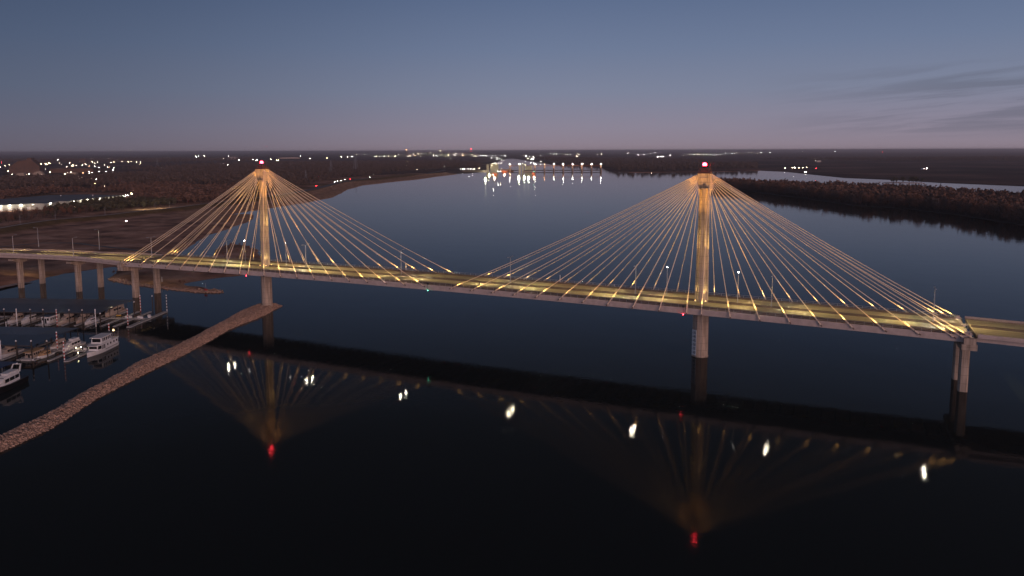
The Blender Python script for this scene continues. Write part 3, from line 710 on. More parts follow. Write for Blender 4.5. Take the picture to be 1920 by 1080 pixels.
Q = np.column_stack([rng.uniform(x0, x1, 110000), rng.uniform(y0, y1, 110000)]); z, sd = jetty_z(Q); k = sd > .2; Q = Q[k]; z = z[k]
tag(rocks('rocks', Q, z-.12, .14, .42, m_rock), 'pinkish broken rocks heaped along the jetty crest', 'rocks', kind='stuff')
# rocks along the spit under the deck
sp_px = [(206, 524), (240, 531.5), (284, 538), (330, 543.5), (378, 548), (411, 548.8), (398, 543.5)]
sp_ = [at(x, y)[:2] for x, y in sp_px]; Q = []
for a, c in zip(sp_[:-1], sp_[1:]):
    n = int(np.linalg.norm(c-a)*9); t = rng.random(n)[:, None]; Q.append(a+(c-a)*t+rng.normal(0, 1.2, (n, 2))+np.array([0, .6]))
Q = np.vstack(Q); tag(rocks('rocks', Q, np.maximum(ground_z(Q)[0], .1)+.1, .25, .8, m_rock), 'grey brown rocks edging the low spit under the bridge', 'rocks', kind='stuff')

# ------------------------------------------------------------------ trees
def tree_arrays(seed, h, wid, nleaf, nlimb, kind='bare'):
    """trunk and limbs; crown of many small twig faces; returns (trunk V,F), (crown V,F) in quads"""
    g = np.random.default_rng(seed); V = []; Fq = []
    def limb(a, c, ra, rc):
        a = np.array(a, float); c = np.array(c, float); d = c-a; d /= np.linalg.norm(d)+1e-9
        s_ = np.cross(d, [0, 0, 1] if abs(d[2]) < .9 else [1, 0, 0]); s_ /= np.linalg.norm(s_); t_ = np.cross(d, s_)
        o = len(V)
        for p, r in ((a, ra), (c, rc)):
            for k in range(4): q = k*np.pi/2; V.append(p+s_*r*np.cos(q)+t_*r*np.sin(q))
        for k in range(4): Fq.append((o+k, o+(k+1) % 4, o+4+(k+1) % 4, o+4+k))
    top = np.array([g.normal(0, .03)*h, g.normal(0, .03)*h, h*.8]); fork = top*.32
    limb((0, 0, -.5), fork, .028*h*.7, .02*h*.7); limb(fork, top, .02*h*.7, .003*h)
    tips = [top]
    for i in range(nlimb):
        t = .25+.65*g.random(); b0 = top*t; an = g.random()*2*np.pi; le = wid*(.45+.55*g.random())*(1.15-.6*t)
        tip = b0+np.array([np.cos(an)*le, np.sin(an)*le, le*(.5+.6*g.random())]); tip[2] = min(tip[2], h*1.0)
        limb(b0, tip, .010*h*.7, .002*h); tips.append(tip); tips.append((b0+tip)/2)
        for _ in range(2):
            q = b0+(tip-b0)*(.4+.5*g.random()); tp = q+g.normal(0, 1, 3)*wid*.25+np.array([0, 0, wid*.15]); limb(q, tp, .005*h*.6, .001*h); tips.append(tp)
    tips = np.array(tips); C = tips[g.integers(0, len(tips), nleaf)]+g.normal(0, 1, (nleaf, 3))*wid*np.array([.20, .20, .17])
    C = C[C[:, 2] > h*.12]; n = len(C)
    s_ = h*(.018+.035*g.random(n)) if kind == 'bare' else h*(.03+.04*g.random(n))
    asp = .28 if kind == 'bare' else .7
    A = g.normal(0, 1, (n, 3)); A[:, 2] = abs(A[:, 2])*1.4 if kind == 'bare' else A[:, 2]
    A /= np.linalg.norm(A, axis=1)[:, None]; B = np.cross(A, g.normal(0, 1, (n, 3))); B /= np.linalg.norm(B, axis=1)[:, None]
    A = A*s_[:, None]; B = B*(s_*asp)[:, None]
    LV = np.stack([C-A-B, C+A-B*.6, C+A+B*.6, C-A+B], 1).reshape(-1, 3); LF = np.arange(n*4).reshape(-1, 4)
    return (np.array(V), np.array(Fq)), (LV, LF)
def mk(name, VF, m):
    me = mesh_np(name, *VF); me.materials.append(m); return me
TREES = []
for i, (h, w, nl, mi) in enumerate([(20, 5.5, 520, 0), (17, 5.0, 460, 1), (21, 6.2, 560, 2), (15, 4.6, 400, 0), (18, 5.0, 420, 1)]):
    T_, C_ = tree_arrays(40+i, h, w, nl, 12); TREES.append((mk('trunk', T_, m_bark), mk('crown', C_, m_twig[mi])))
G_, H_ = tree_arrays(77, 11, 4.2, 420, 7, 'leafy'); TREES.append((mk('trunk', G_, m_bark), mk('crown', H_, m_twig[3])))
def tree(p, z, k, sc, label, group, name='tree', cat='tree'):
    t = thing(name, label, cat, (p[0], p[1], z), random.uniform(0, 6.28), group); t.scale = (sc*random.uniform(.85, 1.15), sc*random.uniform(.85, 1.15), sc)
    for nm, me in (('trunk', TREES[k][0]), ('crown', TREES[k][1])):
        o = bpy.data.objects.new(nm, me); COL.objects.link(o); o.parent = t
def wood(name, P2, Z2, label, tint, hmin=.7, hmax=1.15, nl=46):
    """a far-off wood as one mass of small crowns"""
    vs = []; fs = []; off = 0; tmpl = []
    for sd_i in range(6):
        (tv, tf), (lv, lf) = tree_arrays(200+sd_i, 18, 6.0, nl, 5, 'leafy'); lv = lv.reshape(-1, 4, 3); c = lv.mean(1, keepdims=True)
        lv = (c+(lv-c)*np.array([2.0, 2.0, 1.7])).reshape(-1, 3)
        tmpl.append((np.vstack([tv[:8*2], lv]), np.vstack([tf[:8], lf+16])) if len(tv) > 16 else (lv, lf))
    idx = rng.integers(0, 6, len(P2))
    for k in range(6):
        q = np.where(idx == k)[0]
        if not len(q): continue
        tv, tf = tmpl[k]; n = len(q); tf = tf[(tf < len(tv)).all(1)]
        a = rng.random(n)*6.283; s_ = rng.uniform(hmin, hmax, n)
        c_, s2 = np.cos(a)[:, None], np.sin(a)[:, None]
        V = np.empty((n, len(tv), 3)); V[:, :, 0] = (tv[None, :, 0]*c_-tv[None, :, 1]*s2)*s_[:, None]; V[:, :, 1] = (tv[None, :, 0]*s2+tv[None, :, 1]*c_)*s_[:, None]; V[:, :, 2] = tv[None, :, 2]*s_[:, None]
        V += np.column_stack([P2[q], Z2[q]])[:, None, :]
        fs.append((tf[None]+off+len(tv)*np.arange(n)[:, None, None]).reshape(-1, 4)); vs.append(V.reshape(-1, 3)); off += n*len(tv)
    me = mesh_np(name, np.vstack(vs), np.vstack(fs)); me.materials.append(m_twig[tint])
    o = bpy.data.objects.new(name, me); COL.objects.link(o); tag(o, label, 'woodland', kind='stuff'); return o
def inside(poly, n, seed=1):
    g = np.random.default_rng(seed); poly = np.array(poly); a, c = poly.min(0), poly.max(0)
    Q = np.column_stack([g.uniform(a[0], c[0], n), g.uniform(a[1], c[1], n)]); return Q[poly_sd(Q, poly) > 2]
def spread(Q, n, dmin):
    out = []; cell = {}
    for q in Q:
        k = (int(q[0]//dmin), int(q[1]//dmin))
        if any(np.hypot(*(q-r)) < dmin for i in (-1, 0, 1) for j in (-1, 0, 1) for r in cell.get((k[0]+i, k[1]+j), ())): continue
        cell.setdefault(k, []).append(q); out.append(q)
        if len(out) >= n: break
    return np.array(out)
cxy = CAM[:2]
# island wood
Q = spread(inside(isl, 60000, 3), 3600, 7.0); dd = np.linalg.norm(Q-cxy, axis=1)
edge = poly_sd(Q, isl); key = dd+edge*.0
vis = at  # noqa
# the trees that show largest: the nearest ones and those on the near shore
px_ok = []
for q in Q:
    d = np.array([q[0], q[1], 12])-CAM; zc_ = d@fw; px_ok.append(PX0+F_PX*(d@rt)/zc_)
px_ok = np.array(px_ok); front = line_dist(Q, isl_f)
score = np.where((px_ok < 1950) & (px_ok > 1300), front/28+dd/2500, 99)
order = np.argsort(score); near_i, rest_i = order[:185], order[185:]
for i in near_i:
    k = random.choice([0, 0, 1, 1, 2, 3, 4]); tree(Q[i], .6, k, random.uniform(.85, 1.2)*(1.12 if px_ok[i] > 1800 else 1.0), 'leafless brown tree in the dense wood covering the river island', 'trees of the river island wood')
wood('wood', Q[rest_i], np.full(len(rest_i), .5), 'dense brown leafless wood filling the river island', 0, .8, 1.28, 90)
# trees between levee and warehouse, and along the left bank
band = [at(x, y, 3)[:2] for x, y in ((-40, 428), (0, 420), (60, 412), (130, 403), (200, 397), (262, 390), (330, 385), (330, 380), (262, 379), (225, 377), (160, 384), (120, 392), (60, 404), (-40, 412))]
Q = spread(inside(band, 9000, 5), 330, 7); Q = Q[np.argsort(np.linalg.norm(Q-cxy, axis=1))]
wood('wood', Q[85:], np.full(len(Q)-85, 2.2), 'dark tree belt in front of the long warehouse, farther rows', 3, .45, .7, 90)
for q in Q[:85]: tree(q, 2.4, random.choice([0, 1, 3, 5, 5, 2]), random.uniform(.45, .7), 'dark tree in the belt between the levee and the long warehouse', 'trees in the belt behind the levee')
# wide woods on the left plain
def region(px, z=3): return [at(x, y, z)[:2] for x, y in px]
wl_ = [region([(0, 368), (120, 356), (250, 352), (330, 350), (420, 352), (470, 350), (470, 372), (400, 379), (330, 383), (258, 376), (240, 362), (110, 362), (0, 376)]),
       region([(0, 338), (60, 334), (150, 334), (250, 328), (340, 322), (480, 320), (560, 322), (640, 318), (700, 322), (715, 328), (640, 334), (600, 341), (560, 350), (530, 358), (480, 362), (440, 350), (330, 346), (200, 350), (60, 355), (0, 360)]),
       region([(230, 318), (400, 309), (520, 306), (700, 304), (860, 303), (905, 309), (900, 316), (830, 317), (735, 325), (640, 322), (500, 318), (330, 324)])]
for i, (pg, nmax, dm, lab) in enumerate(zip(wl_, (1400, 3600, 4200), (9, 13, 20), ('brown leafless wood behind the long warehouse', 'broad dark wood across the left plain', 'far dark wood between the town and the dam'))):
    Q = inside(pg, nmax*12, 9+i); m_ = vnoise(Q[:, 0]/(160+120*i)+3, Q[:, 1]/(160+120*i)+8) > .22; Q = spread(Q[m_], nmax, dm)
    wood('wood', Q, np.full(len(Q), 1.5), lab, (0, 1, 1)[i], .55, 1.0+.1*i, 44)
# far tree lines
fr = [region([(0, 300), (300, 298), (480, 297), (480, 303), (300, 306), (0, 308)], 3), region([(1130, 311), (1260, 310), (1420, 309), (1420, 317), (1260, 320.5), (1160, 321)], 3), region([(1000, 296), (1200, 299), (1320, 301), (1320, 307), (1200, 309), (1120, 311), (1060, 308)], 3),
      region([(1420, 299), (1920, 296), (2000, 300), (1920, 302), (1650, 302)], 3)]
for i, pg in enumerate(fr):
    Q = spread(inside(pg, 30000, 19+i), 1500, 26); wood('wood', Q, np.full(len(Q), 1.0), ('distant dark wood along the left horizon', 'dark wood on the floodplain behind the river pylon', 'dark wood on the far bank beyond the dam', 'distant dark wood on the right horizon')[i], 1, .9, 1.5, 40)
# individual bushes on the bars near the bridge
_ob = 'first second third fourth fifth sixth seventh eighth ninth tenth eleventh twelfth thirteenth fourteenth fifteenth sixteenth seventeenth eighteenth'.split()
for bi_, (x, y) in enumerate(((412, 470), (422, 466), (432, 464), (440, 461), (449, 463), (458, 464), (467, 466), (474, 469), (430, 472), (446, 473), (462, 476), (476, 480), (418, 478), (452, 482), (338, 530), (345, 529), (213, 510))):
    q = at(x, y, 1.5)[:2]; z = float(ground_z(np.array([q]))[0][0]); tree(q, max(z, .2), 2, random.uniform(.13, .22), f'low rust brown willow bush beside the bridge, {_ob[bi_]} along the bar', 'willow bushes on the bar', 'bush', 'bush')
q = at(1692, 342, 1)[:2]
for i in range(9):
    tree(q+rng.normal(0, 1, 2)*np.array([22, 8]), .2, 5, random.uniform(1.1, 1.6), 'dark tree on the tiny islet close to the far right bank', 'trees on the small islet')
MB().prism([(q[0]+45*math.cos(a), q[1]+16*math.sin(a)) for a in np.linspace(0, 6.28, 14)[:-1]], -.5, .5).build('islet', m_bank); tag(bpy.data.objects['islet'], kind='structure')
# ------------------------------------------------------------------ marina
E0 = np.array([-152.7, -46.6]); U = np.array([.937, .35]); V_ = np.array([-.35, .937]); RZ = math.atan2(.35, .937)
def mp(a, b): q = E0+U*a+V_*b; return (float(q[0]), float(q[1]))
def dock(label, rects, floats=()):
    t = thing('floating_dock', label, 'dock', (*mp(0, 0), 0), RZ)
    for i, (nm, (a0, a1, b0, b1)) in enumerate(rects):
        d = MB().box(((a0+a1)/2, (b0+b1)/2, .35+.004*i), (a1-a0, b1-b0, .5)).build(nm, m_dock, t)
    return t
fing_a = [-6.8, -13.4, -20.1, -26.8, -33.4, -40.0, -46.7, -53.3, -60.0, -66.7, -73.3]
dock('grey floating dock with long finger piers reaching towards the bridge pier', [('walkway', (-80, 2.2, -1.0, 1.0)), ('finger', (0, 2.2, -18.6, -1.0)), ('finger', (0, 2.2, 1.0, 17.0))] +
     [('finger', (a-.6, a+.6, -17.8, -1.0)) for a in fing_a]+[('finger', (a-.6, a+.6, 1.0, 16)) for a in fing_a])
dock('grey floating dock beside the white houseboat', [('walkway', (-60, 10.2, -62.2, -60.2)), ('finger', (8.2, 10.2, -78, -62.2)), ('finger', (7.4, 9.4, -60.2, -47))] +
     [('finger', (a-.6, a+.6, -77.6, -62.2)) for a in (1.4, -5.2, -11.8, -18.5, -25)]+[('finger', (a-.6, a+.6, -60.2, -46)) for a in (1.4, -5.2, -11.8, -18.5)])
def boat_shed(label, a0, a1, b0, b1, h, rise, m, post_b, panel=None):
    t = thing('boat_shed', label, 'boat shed', (*mp(0, 0), 0), RZ, 'covered slips of the marina')
    bm_ = (b0+b1)/2; th = .18
    MB().loft([[(a, b0, h), (a, bm_, h+rise), (a, b1, h), (a, b1, h-th), (a, bm_, h+rise-th), (a, b0, h-th)] for a in (a0, a1)]).build('roof', m, t)
    MB().box(((a0+a1)/2, b0+.1, h-.45), (a1-a0, .15, .55)).build('fascia', m_dark, t)
    for a in np.arange(a1-.4, max(a0, a1-62), -6.65):
        for bb in post_b: MB().box((a, bb, h/2+.1), (.22, .22, h-.2)).build('post', m_dark, t)
    if panel:
        a_, c_, b_, d_ = panel; zf = lambda b: h+rise*(1-abs(b-bm_)/((b1-b0)/2))+.06
        MB().add([(a_, b_, zf(b_)), (c_, b_, zf(b_)), (c_, d_, zf(d_)), (a_, d_, zf(d_))], [(0, 1, 2, 3)]).build('skylight', m_panel, t)
    return t
boat_shed('wide dark grey roof over the boat slips nearest the bridge', -95, -19.2, -9.2, 23.4, 5.2, .5, m_roof, (-8.8, 0, 7, 15, 23))
boat_shed('dark grey roof with a pale panel over the middle row of slips', -75, -9.2, -72, -41, 5.2, .5, m_roof, (-71.5, -60, -50, -41.5), (-19, -9.4, -55, -43))
boat_shed('blue roof at the left edge over the nearest slips', -60, .2, -108, -93, 4.4, .4, m_roof2, (-107.5, -100, -93.5))
m_band = [m_white, m_red]; m_bandk = [m_white, m_black]
def piling(a, b, h, style, lb):
    t = thing('mooring_pile', lb, 'mooring pile', (*mp(a, b), 0), 0, 'mooring piles of the marina')
    p = MB(); n = 12
    mats = {'white': m_white, 'dark': m_wood, 'red': m_band, 'black': m_bandk}[style]
    for i in range(n):
        p.mi = i % 2 if style in ('red', 'black') else 0
        p.tube([(0, 0, -1+(h+1)*i/n), (0, 0, -1+(h+1)*(i+1)/n)], .22, 7, cap=False)
    p.build('pole', mats, t); MB().tube([(0, 0, h), (0, 0, h+.25), (0, 0, h+.6)], [.36, .30, .03], 8).build('cap', m_white, t)
pl = [(-63.2, -17.6, 8, 'dark'), (-56.8, -17.6, 8, 'white'), (-49.6, -17.6, 8, 'dark'), (-43, -17.5, 8, 'dark'), (-36.2, -17.4, 8, 'red'), (-29.6, -17.4, 8, 'dark'), (-23, -17.2, 8, 'dark'), (-16.2, -17.4, 8.3, 'white'),
      (-2.2, -13.4, 8, 'red'), (-7.5, 2, 8.4, 'dark'), (-13.2, 17.6, 8.6, 'red'), (-6, 16.8, 8.6, 'dark'), (1.2, 18, 8.8, 'black'), (-60, -21, 2.2, 'white'), (-41, -21, 2.2, 'white'), (-9.5, -24, 8, 'dark'),
      (-19.4, -77, 8, 'white'), (-12.8, -76.6, 8, 'dark'), (-6.6, -76.1, 8, 'dark'), (-.1, -75.7, 8, 'dark'), (-5.8, -61.4, 8, 'red'), (7.4, -76.2, 8, 'red'), (8.3, -46, 8.3, 'red'), (1, -86, 3.0, 'dark')]
rowA = ('first', 'second', 'third', 'fourth', 'fifth', 'sixth', 'seventh', 'eighth')
sty = {'white': 'white mooring pile', 'dark': 'dark timber mooring pile with white cap', 'red': 'red and white banded mooring pile', 'black': 'black and white banded mooring pile'}
pl_lab = [f'{sty[p[3]]}, {rowA[i]} from the left before the wide roof' for i, p in enumerate(pl[:8])]+['red and white banded mooring pile at the near end of the outer finger pier', 'dark tall mooring pile where the fingers meet the bridge side dock',
    'red and white banded mooring pile in front of the concrete end pier', 'thin dark mooring pile between the two banded piles by the end pier', 'black and white banded mooring pile at the far tip of the outer finger pier',
    'short white pile by the small boats at the left edge', 'short white pile in front of the cruisers under the wide roof', 'dark mooring pile between the dock and the white houseboat',
    'white mooring pile at the left edge before the middle roof', 'dark mooring pile second from the left before the middle roof', 'dark mooring pile third from the left before the middle roof', 'dark mooring pile at the end of the finger pier by the tan covered boat',
    'red and white banded mooring pile beside the small cruiser at the middle roof', 'red and white banded mooring pile at the lit finger pier', 'red and white banded mooring pile behind the white houseboat', 'short dark pile in open water below the middle dock']
for (a, b_, h, s_), lb in zip(pl, pl_lab): piling(a, b_, h, s_, lb)
# dock boxes and lit pedestals
bx = [(-30, 1), (-11, .5), (-9, .6), (-4.5, .6), (-2.5, -.4), (.6, 1.6), (-1, 4), (3, -60.8), (-1.5, -61.5), (6.5, -61)]
bl = ['leftmost white dock box under the wide roof', 'white dock box left of the dock junction', 'larger white dock box at the dock junction', 'small white dock box between two finger piers', 'white dock box near the outer finger corner', 'white dock box on the outer finger pier',
      'small white dock box left of the outer finger', 'white dock box beside the lit pedestals', 'white dock box near the banded pile of the middle dock', 'white dock box at the end of the middle walkway']
for (a, b_), lb in zip(bx, bl):
    t = thing('dock_box', lb, 'dock box', (*mp(a, b_), .6), RZ, 'dock boxes'); MB().box((0, 0, .4), (1.3, .8, .8)).build('box', m_white, t); MB().prism([(-.7, -.45), (.7, -.45), (.7, .45), (-.7, .45)], .803, .95, [(-.6, -.3), (.6, -.3), (.6, .3), (-.6, .3)]).build('lid', m_white, t)
for (a, b_), g, lb in (((3.0, -62.0), glow_y, 'glowing yellow lamp pedestal on the middle dock'), ((4.6, -61.0), glow_w, 'glowing white lamp pedestal on the middle dock'), ((8.9, -69.5), glow_y, 'glowing lamp pedestal on the finger pier by the houseboat bow')):
    t = thing('dock_pedestal', lb, 'dock lamp', (*mp(a, b_), .6), RZ); MB().box((0, 0, .5), (.25, .25, 1.0)).build('pedestal', m_white, t); MB().ball((0, 0, 1.2), .16, 8).build('lamp', glow_ped, t)
    light('glow', 'POINT', (0, -.3, 1.6), 7, (1, .85, .4), t, radius=.2)
t = thing('dock_cart', 'yellow equipment cart on the dock beside the orange lit boat', 'cart', (*mp(-16.5, 2.6), .6), RZ); MB().box((0, 0, .55), (2.2, 1.0, .5)).build('tub', mat('yellow_paint', (.7, .42, .08), .5, var=.05), t)
for s_ in (-.7, .7): MB().tube([(s_, -.55, .25), (s_, .55, .25)], .25, 8).build('wheel', m_black, t)

# boats -------------------------------------------------------------
def hull_mesh(L_, Wd, fb, mb=None, z0=-.3, bow=1.0):
    """bow towards -y"""
    rings = []
    for t in np.linspace(0, 1, 11):
        y = L_*(.5-t); w = Wd/2*(1 if t < .55 else (1-((t-.55)/.45)**2.2*.97)); sh = fb*(1+.35*max(0, (t-.4)/.6)**1.6*bow)
        ww = w*(.82 if t < .55 else .82-.35*(t-.55)/.45)
        rings.append([(-w, y, sh), (-ww, y, z0), (ww, y, z0), (w, y, sh)])
    return (mb or MB()).loft(rings)
def cruiser(label, a, b_, L_, Wd, hullm, cabm, rot=0.0, fly=True, arch=False, group='motor boats moored in the marina', canvas=None, name='motor_cruiser'):
    t = thing(name, label, 'boat', (*mp(a, b_), .0), RZ+rot, group)
    fb = .11*L_; H = hull_mesh(L_, Wd, fb).build('hull', hullm, t)
    MB().loft([[(-Wd*.505*k, L_*.49-i*L_*.09, fb*.93), (Wd*.505*k, L_*.49-i*L_*.09, fb*.93), (Wd*.505*k, L_*.49-i*L_*.09, fb*.99), (-Wd*.505*k, L_*.49-i*L_*.09, fb*.99)] for i, k in enumerate([1, 1, 1, 1, 1, 1])]).build('rub_rail', m_dark, H)
    w = Wd*.36; y0, y1 = L_*.28, -L_*.22; h = fb+1.9*(L_/12)
    cab = MB().loft([[(-w, y0, fb*.9), (w, y0, fb*.9), (w*.92, y0-.1, h), (-w*.92, y0-.1, h)], [(-w, 0, fb*.95), (w, 0, fb*.95), (w*.92, 0, h), (-w*.92, 0, h)],
                     [(-w*.85, y1, fb*1.05), (w*.85, y1, fb*1.05), (w*.7, y1+L_*.09, h*.96), (-w*.7, y1+L_*.09, h*.96)], [(-w*.45, y1-L_*.17, fb*1.2), (w*.45, y1-L_*.17, fb*1.2), (w*.4, y1-L_*.16, fb*1.35), (-w*.4, y1-L_*.16, fb*1.35)]]).build('cabin', cabm, t)
    for s in (-1, 1):
        for k, (ya, yb) in enumerate(((y0-.5, y0-.5-L_*.12), (y0-.9-L_*.12, y0-.9-L_*.26), (y0-1.3-L_*.26, y1+L_*.05))):
            z_ = fb+(h-fb)*.52; MB().box((s*(w*.965+.02), (ya+yb)/2, z_), (.06, abs(ya-yb), (h-fb)*.42)).build('window', m_glass, cab)
    wsd = MB().add([(-w*.66, y1+L_*.065, h*.93), (w*.66, y1+L_*.065, h*.93), (w*.78, y1-.02, fb*1.14), (-w*.78, y1-.02, fb*1.14)], [(0, 1, 2, 3)]).build('windscreen', m_glass, cab)
    wsd.location = (0, -.06, .06)
    if fly:
        MB().loft([[(-w*.8, y0-.4, h+.002), (w*.8, y0-.4, h+.002), (w*.85, y0-.4, h+.8), (-w*.85, y0-.4, h+.8)], [(-w*.7, y1+L_*.2, h+.002), (w*.7, y1+L_*.2, h+.002), (w*.65, y1+L_*.15, h+.9), (-w*.65, y1+L_*.15, h+.9)]]).build('flybridge', cabm, t)
    if arch:
        for s in (-1, 1): MB().loft([[(s*w*.9-.08, y0+.6, h-.3), (s*w*.9+.08, y0+.6, h-.3), (s*w*.9+.08, y0-.6, h-.3), (s*w*.9-.08, y0-.6, h-.3)], [(s*w*.75-.08, y0+1.9, h+2.1), (s*w*.75+.08, y0+1.9, h+2.1), (s*w*.75+.08, y0+1.3, h+2.1), (s*w*.75-.08, y0+1.3, h+2.1)]]).build('arch_leg', m_white, t)
        MB().box((0, y0+1.6, h+2.15), (w*1.6, .7, .14)).build('radar_arch', m_white, t)
        MB().tube([(0, y0+1.6, h+2.2), (0, y0+1.6, h+2.5)], .35, 8).build('radar_dome', m_white, t)
    r = MB(); yy = [L_*(.5-q) for q in (.55, .7, .82, .92, .985)]; ws = [Wd/2*(1 if q < .55 else (1-((q-.55)/.45)**2.2*.97)) for q in (.55, .7, .82, .92, .985)]
    for s in (-1, 1):
        r.tube([(s*w_*.93, y_, fb*1.3+.75) for w_, y_ in zip(ws, yy)], .035, 4)
        for w_, y_ in zip(ws, yy): r.tube([(s*w_*.93, y_, fb), (s*w_*.93, y_, fb*1.3+.75)], .03, 4)
    r.build('bow_rail', m_steel, t)
    if canvas: MB().loft([[(-w*.95, y0+.05, h-.2), (w*.95, y0+.05, h-.2), (w*.8, y0+.05, h+.9), (-w*.8, y0+.05, h+.9)], [(-w*.9, L_*.47, fb), (w*.9, L_*.47, fb), (w*.8, L_*.46, h+.5), (-w*.8, L_*.46, h+.5)]]).build('canvas', canvas, t)
    return t
def box_house(label, a, b_, L_, Wd, h, m, fm, rot=0, name='houseboat'):
    t = thing(name, label, 'boat', (*mp(a, b_), 0), RZ+rot, 'houseboats in the marina')
    MB().prism([(-Wd/2, -L_/2), (Wd/2, -L_/2), (Wd/2, L_/2), (-Wd/2, L_/2)], -.3, .7, [(-Wd/2-.1, -L_/2-.4), (Wd/2+.1, -L_/2-.4), (Wd/2+.1, L_/2+.1), (-Wd/2-.1, L_/2+.1)]).build('hull', m_white, t)
    w = Wd/2-.4; cab = MB().box((0, .5, .7+h/2), (2*w, L_-3, h)).build('cabin', m, t)
    MB().prism([(-w-.3, -L_/2+1.2), (w+.3, -L_/2+1.2), (w+.3, L_/2-.6), (-w-.3, L_/2-.6)], .705+h, .85+h).build('roof', fm, t)
    MB().box((0, -L_/2+1.97, .7+h*.36), (.9, .07, h*.7)).build('door', m_black, cab)
    for x_ in (-w*.6, w*.6): MB().box((x_, -L_/2+1.97, .7+h*.6), (w*.5, .07, h*.35)).build('window', m_glass, cab)
    for s in (-1, 1):
        for k in range(4): MB().box((s*(w+.01), -L_/2+3.2+k*(L_-5)/4, .7+h*.6), (.07, (L_-5)/7, h*.36)).build('window', m_glass, cab)
    r = MB()
    for s in (-1, 1):
        for q in (-L_/2-.2, -L_/2+1.5): r.tube([(s*w, q, .7), (s*w, q, 1.7)], .04, 4)
    r.tube([(-w, -L_/2-.2, 1.7), (w, -L_/2-.2, 1.7)], .04, 4); r.build('rail', m_steel, t); return t
cruiser('pale express cruiser half under the wide roof at the left edge', -63.3, -9.5, 12.5, 4.0, m_white, m_cream, 0, True)
cruiser('pale flybridge cruiser half under the wide roof second from the left', -56.4, -9.0, 12.5, 4.0, m_white, m_white, 0, False)
box_house('small white square houseboat with a dark door under the wide roof', -43.8, -11.5, 11, 5.0, 3.4, m_white, m_roof)
cruiser('cream cruiser with a flybridge right of the square houseboat', -35.7, -10.5, 14, 4.3, m_cream, m_cream, 0, True)
cruiser('cream cruiser beside the red and white pile under the wide roof', -29.3, -7.0, 12, 4.2, m_cream, m_cream, 0, True, name='motor_cruiser')
cruiser('small white open runabout left of the tall white pile', -23.5, -10.0, 10, 3.0, m_white, m_white, 0, False, name='runabout')
cruiser('orange lit two deck cruiser moored at the right edge of the wide roof', -23.2, 9.5, 15.5, 4.6, m_cream, m_cream, 0, True, canvas=m_cream)
light('cabin_glow', 'POINT', (*mp(-19.5, 2), 6.5), 380, (1, .62, .28), None, radius=.5)
cruiser('pinkish cabin cruiser at the lower left under the middle roof', -21.5, -70, 13.5, 4.2, m_white, m_cream, 0, True)
box_house('small pink fronted houseboat beside the tan covered boat', -8.8, -72, 10, 4.0, 2.3, m_cream, m_tan)
bt = cruiser('boat under a tan canvas cover at the middle dock', -5.4, -70.5, 9, 3.4, m_white, m_tan, 0, False, name='covered_boat')
cruiser('small white sport cruiser with black windows at the middle roof end', -2.0, -57.0, 13, 4.2, m_white, m_white, 0, True, arch=False)
cruiser('cream cruiser deeper under the middle roof', -9, -56, 11, 4, m_white, m_cream, 0, True)
cruiser('white motor yacht with a black hull and a raked arch at the lower left edge', 9.6, -112, 19, 5.0, m_black, m_white, .10, True, arch=True, name='motor_yacht')

# the large white two deck houseboat
hb = thing('trawler_yacht', 'large white two deck houseboat with rows of dark windows moored on the middle dock', 'boat', (*mp(13.0, -60.3), 0), RZ+.05, 'houseboats in the marina')
H = hull_mesh(20.5, 5.4, 1.5, bow=1.0).build('hull', m_white, hb)
MB().loft([[(-2.75, 10.2, 1.15), (2.75, 10.2, 1.15), (2.75, 10.2, 1.27), (-2.75, 10.2, 1.27)], [(-2.75, -1, 1.15), (2.75, -1, 1.15), (2.75, -1, 1.27), (-2.75, -1, 1.27)]]).build('rub_rail', m_dark, H)
lc = MB().loft([[(-2.55, 9.6, 1.45), (2.55, 9.6, 1.45), (2.55, 9.6, 3.9), (-2.55, 9.6, 3.9)], [(-2.5, -3.5, 1.45), (2.5, -3.5, 1.45), (2.5, -3.5, 3.9), (-2.5, -3.5, 3.9)], [(-1.9, -5.9, 1.6), (1.9, -5.9, 1.6), (1.9, -5.4, 3.9), (-1.9, -5.4, 3.9)]]).build('lower_cabin', m_white, hb)
ud = MB().loft([[(-2.75, 9.9, 3.91), (2.75, 9.9, 3.91), (2.75, 9.9, 4.1), (-2.75, 9.9, 4.1)], [(-2.75, -4, 3.91), (2.75, -4, 3.91), (2.75, -4, 4.1), (-2.75, -4, 4.1)], [(-1.8, -7.2, 3.91), (1.8, -7.2, 3.91), (1.8, -7.2, 4.0), (-1.8, -7.2, 4.0)]]).build('upper_deck', m_white, hb)
uc = MB().loft([[(-2.2, 4.9, 4.11), (2.2, 4.9, 4.11), (2.1, 4.9, 6.5), (-2.1, 4.9, 6.5)], [(-2.2, -3.0, 4.11), (2.2, -3.0, 4.11), (2.1, -2.7, 6.5), (-2.1, -2.7, 6.5)]]).build('upper_cabin', m_white, hb)
MB().box((0, .8, 6.6), (4.9, 9.2, .16)).build('roof', m_white, hb)
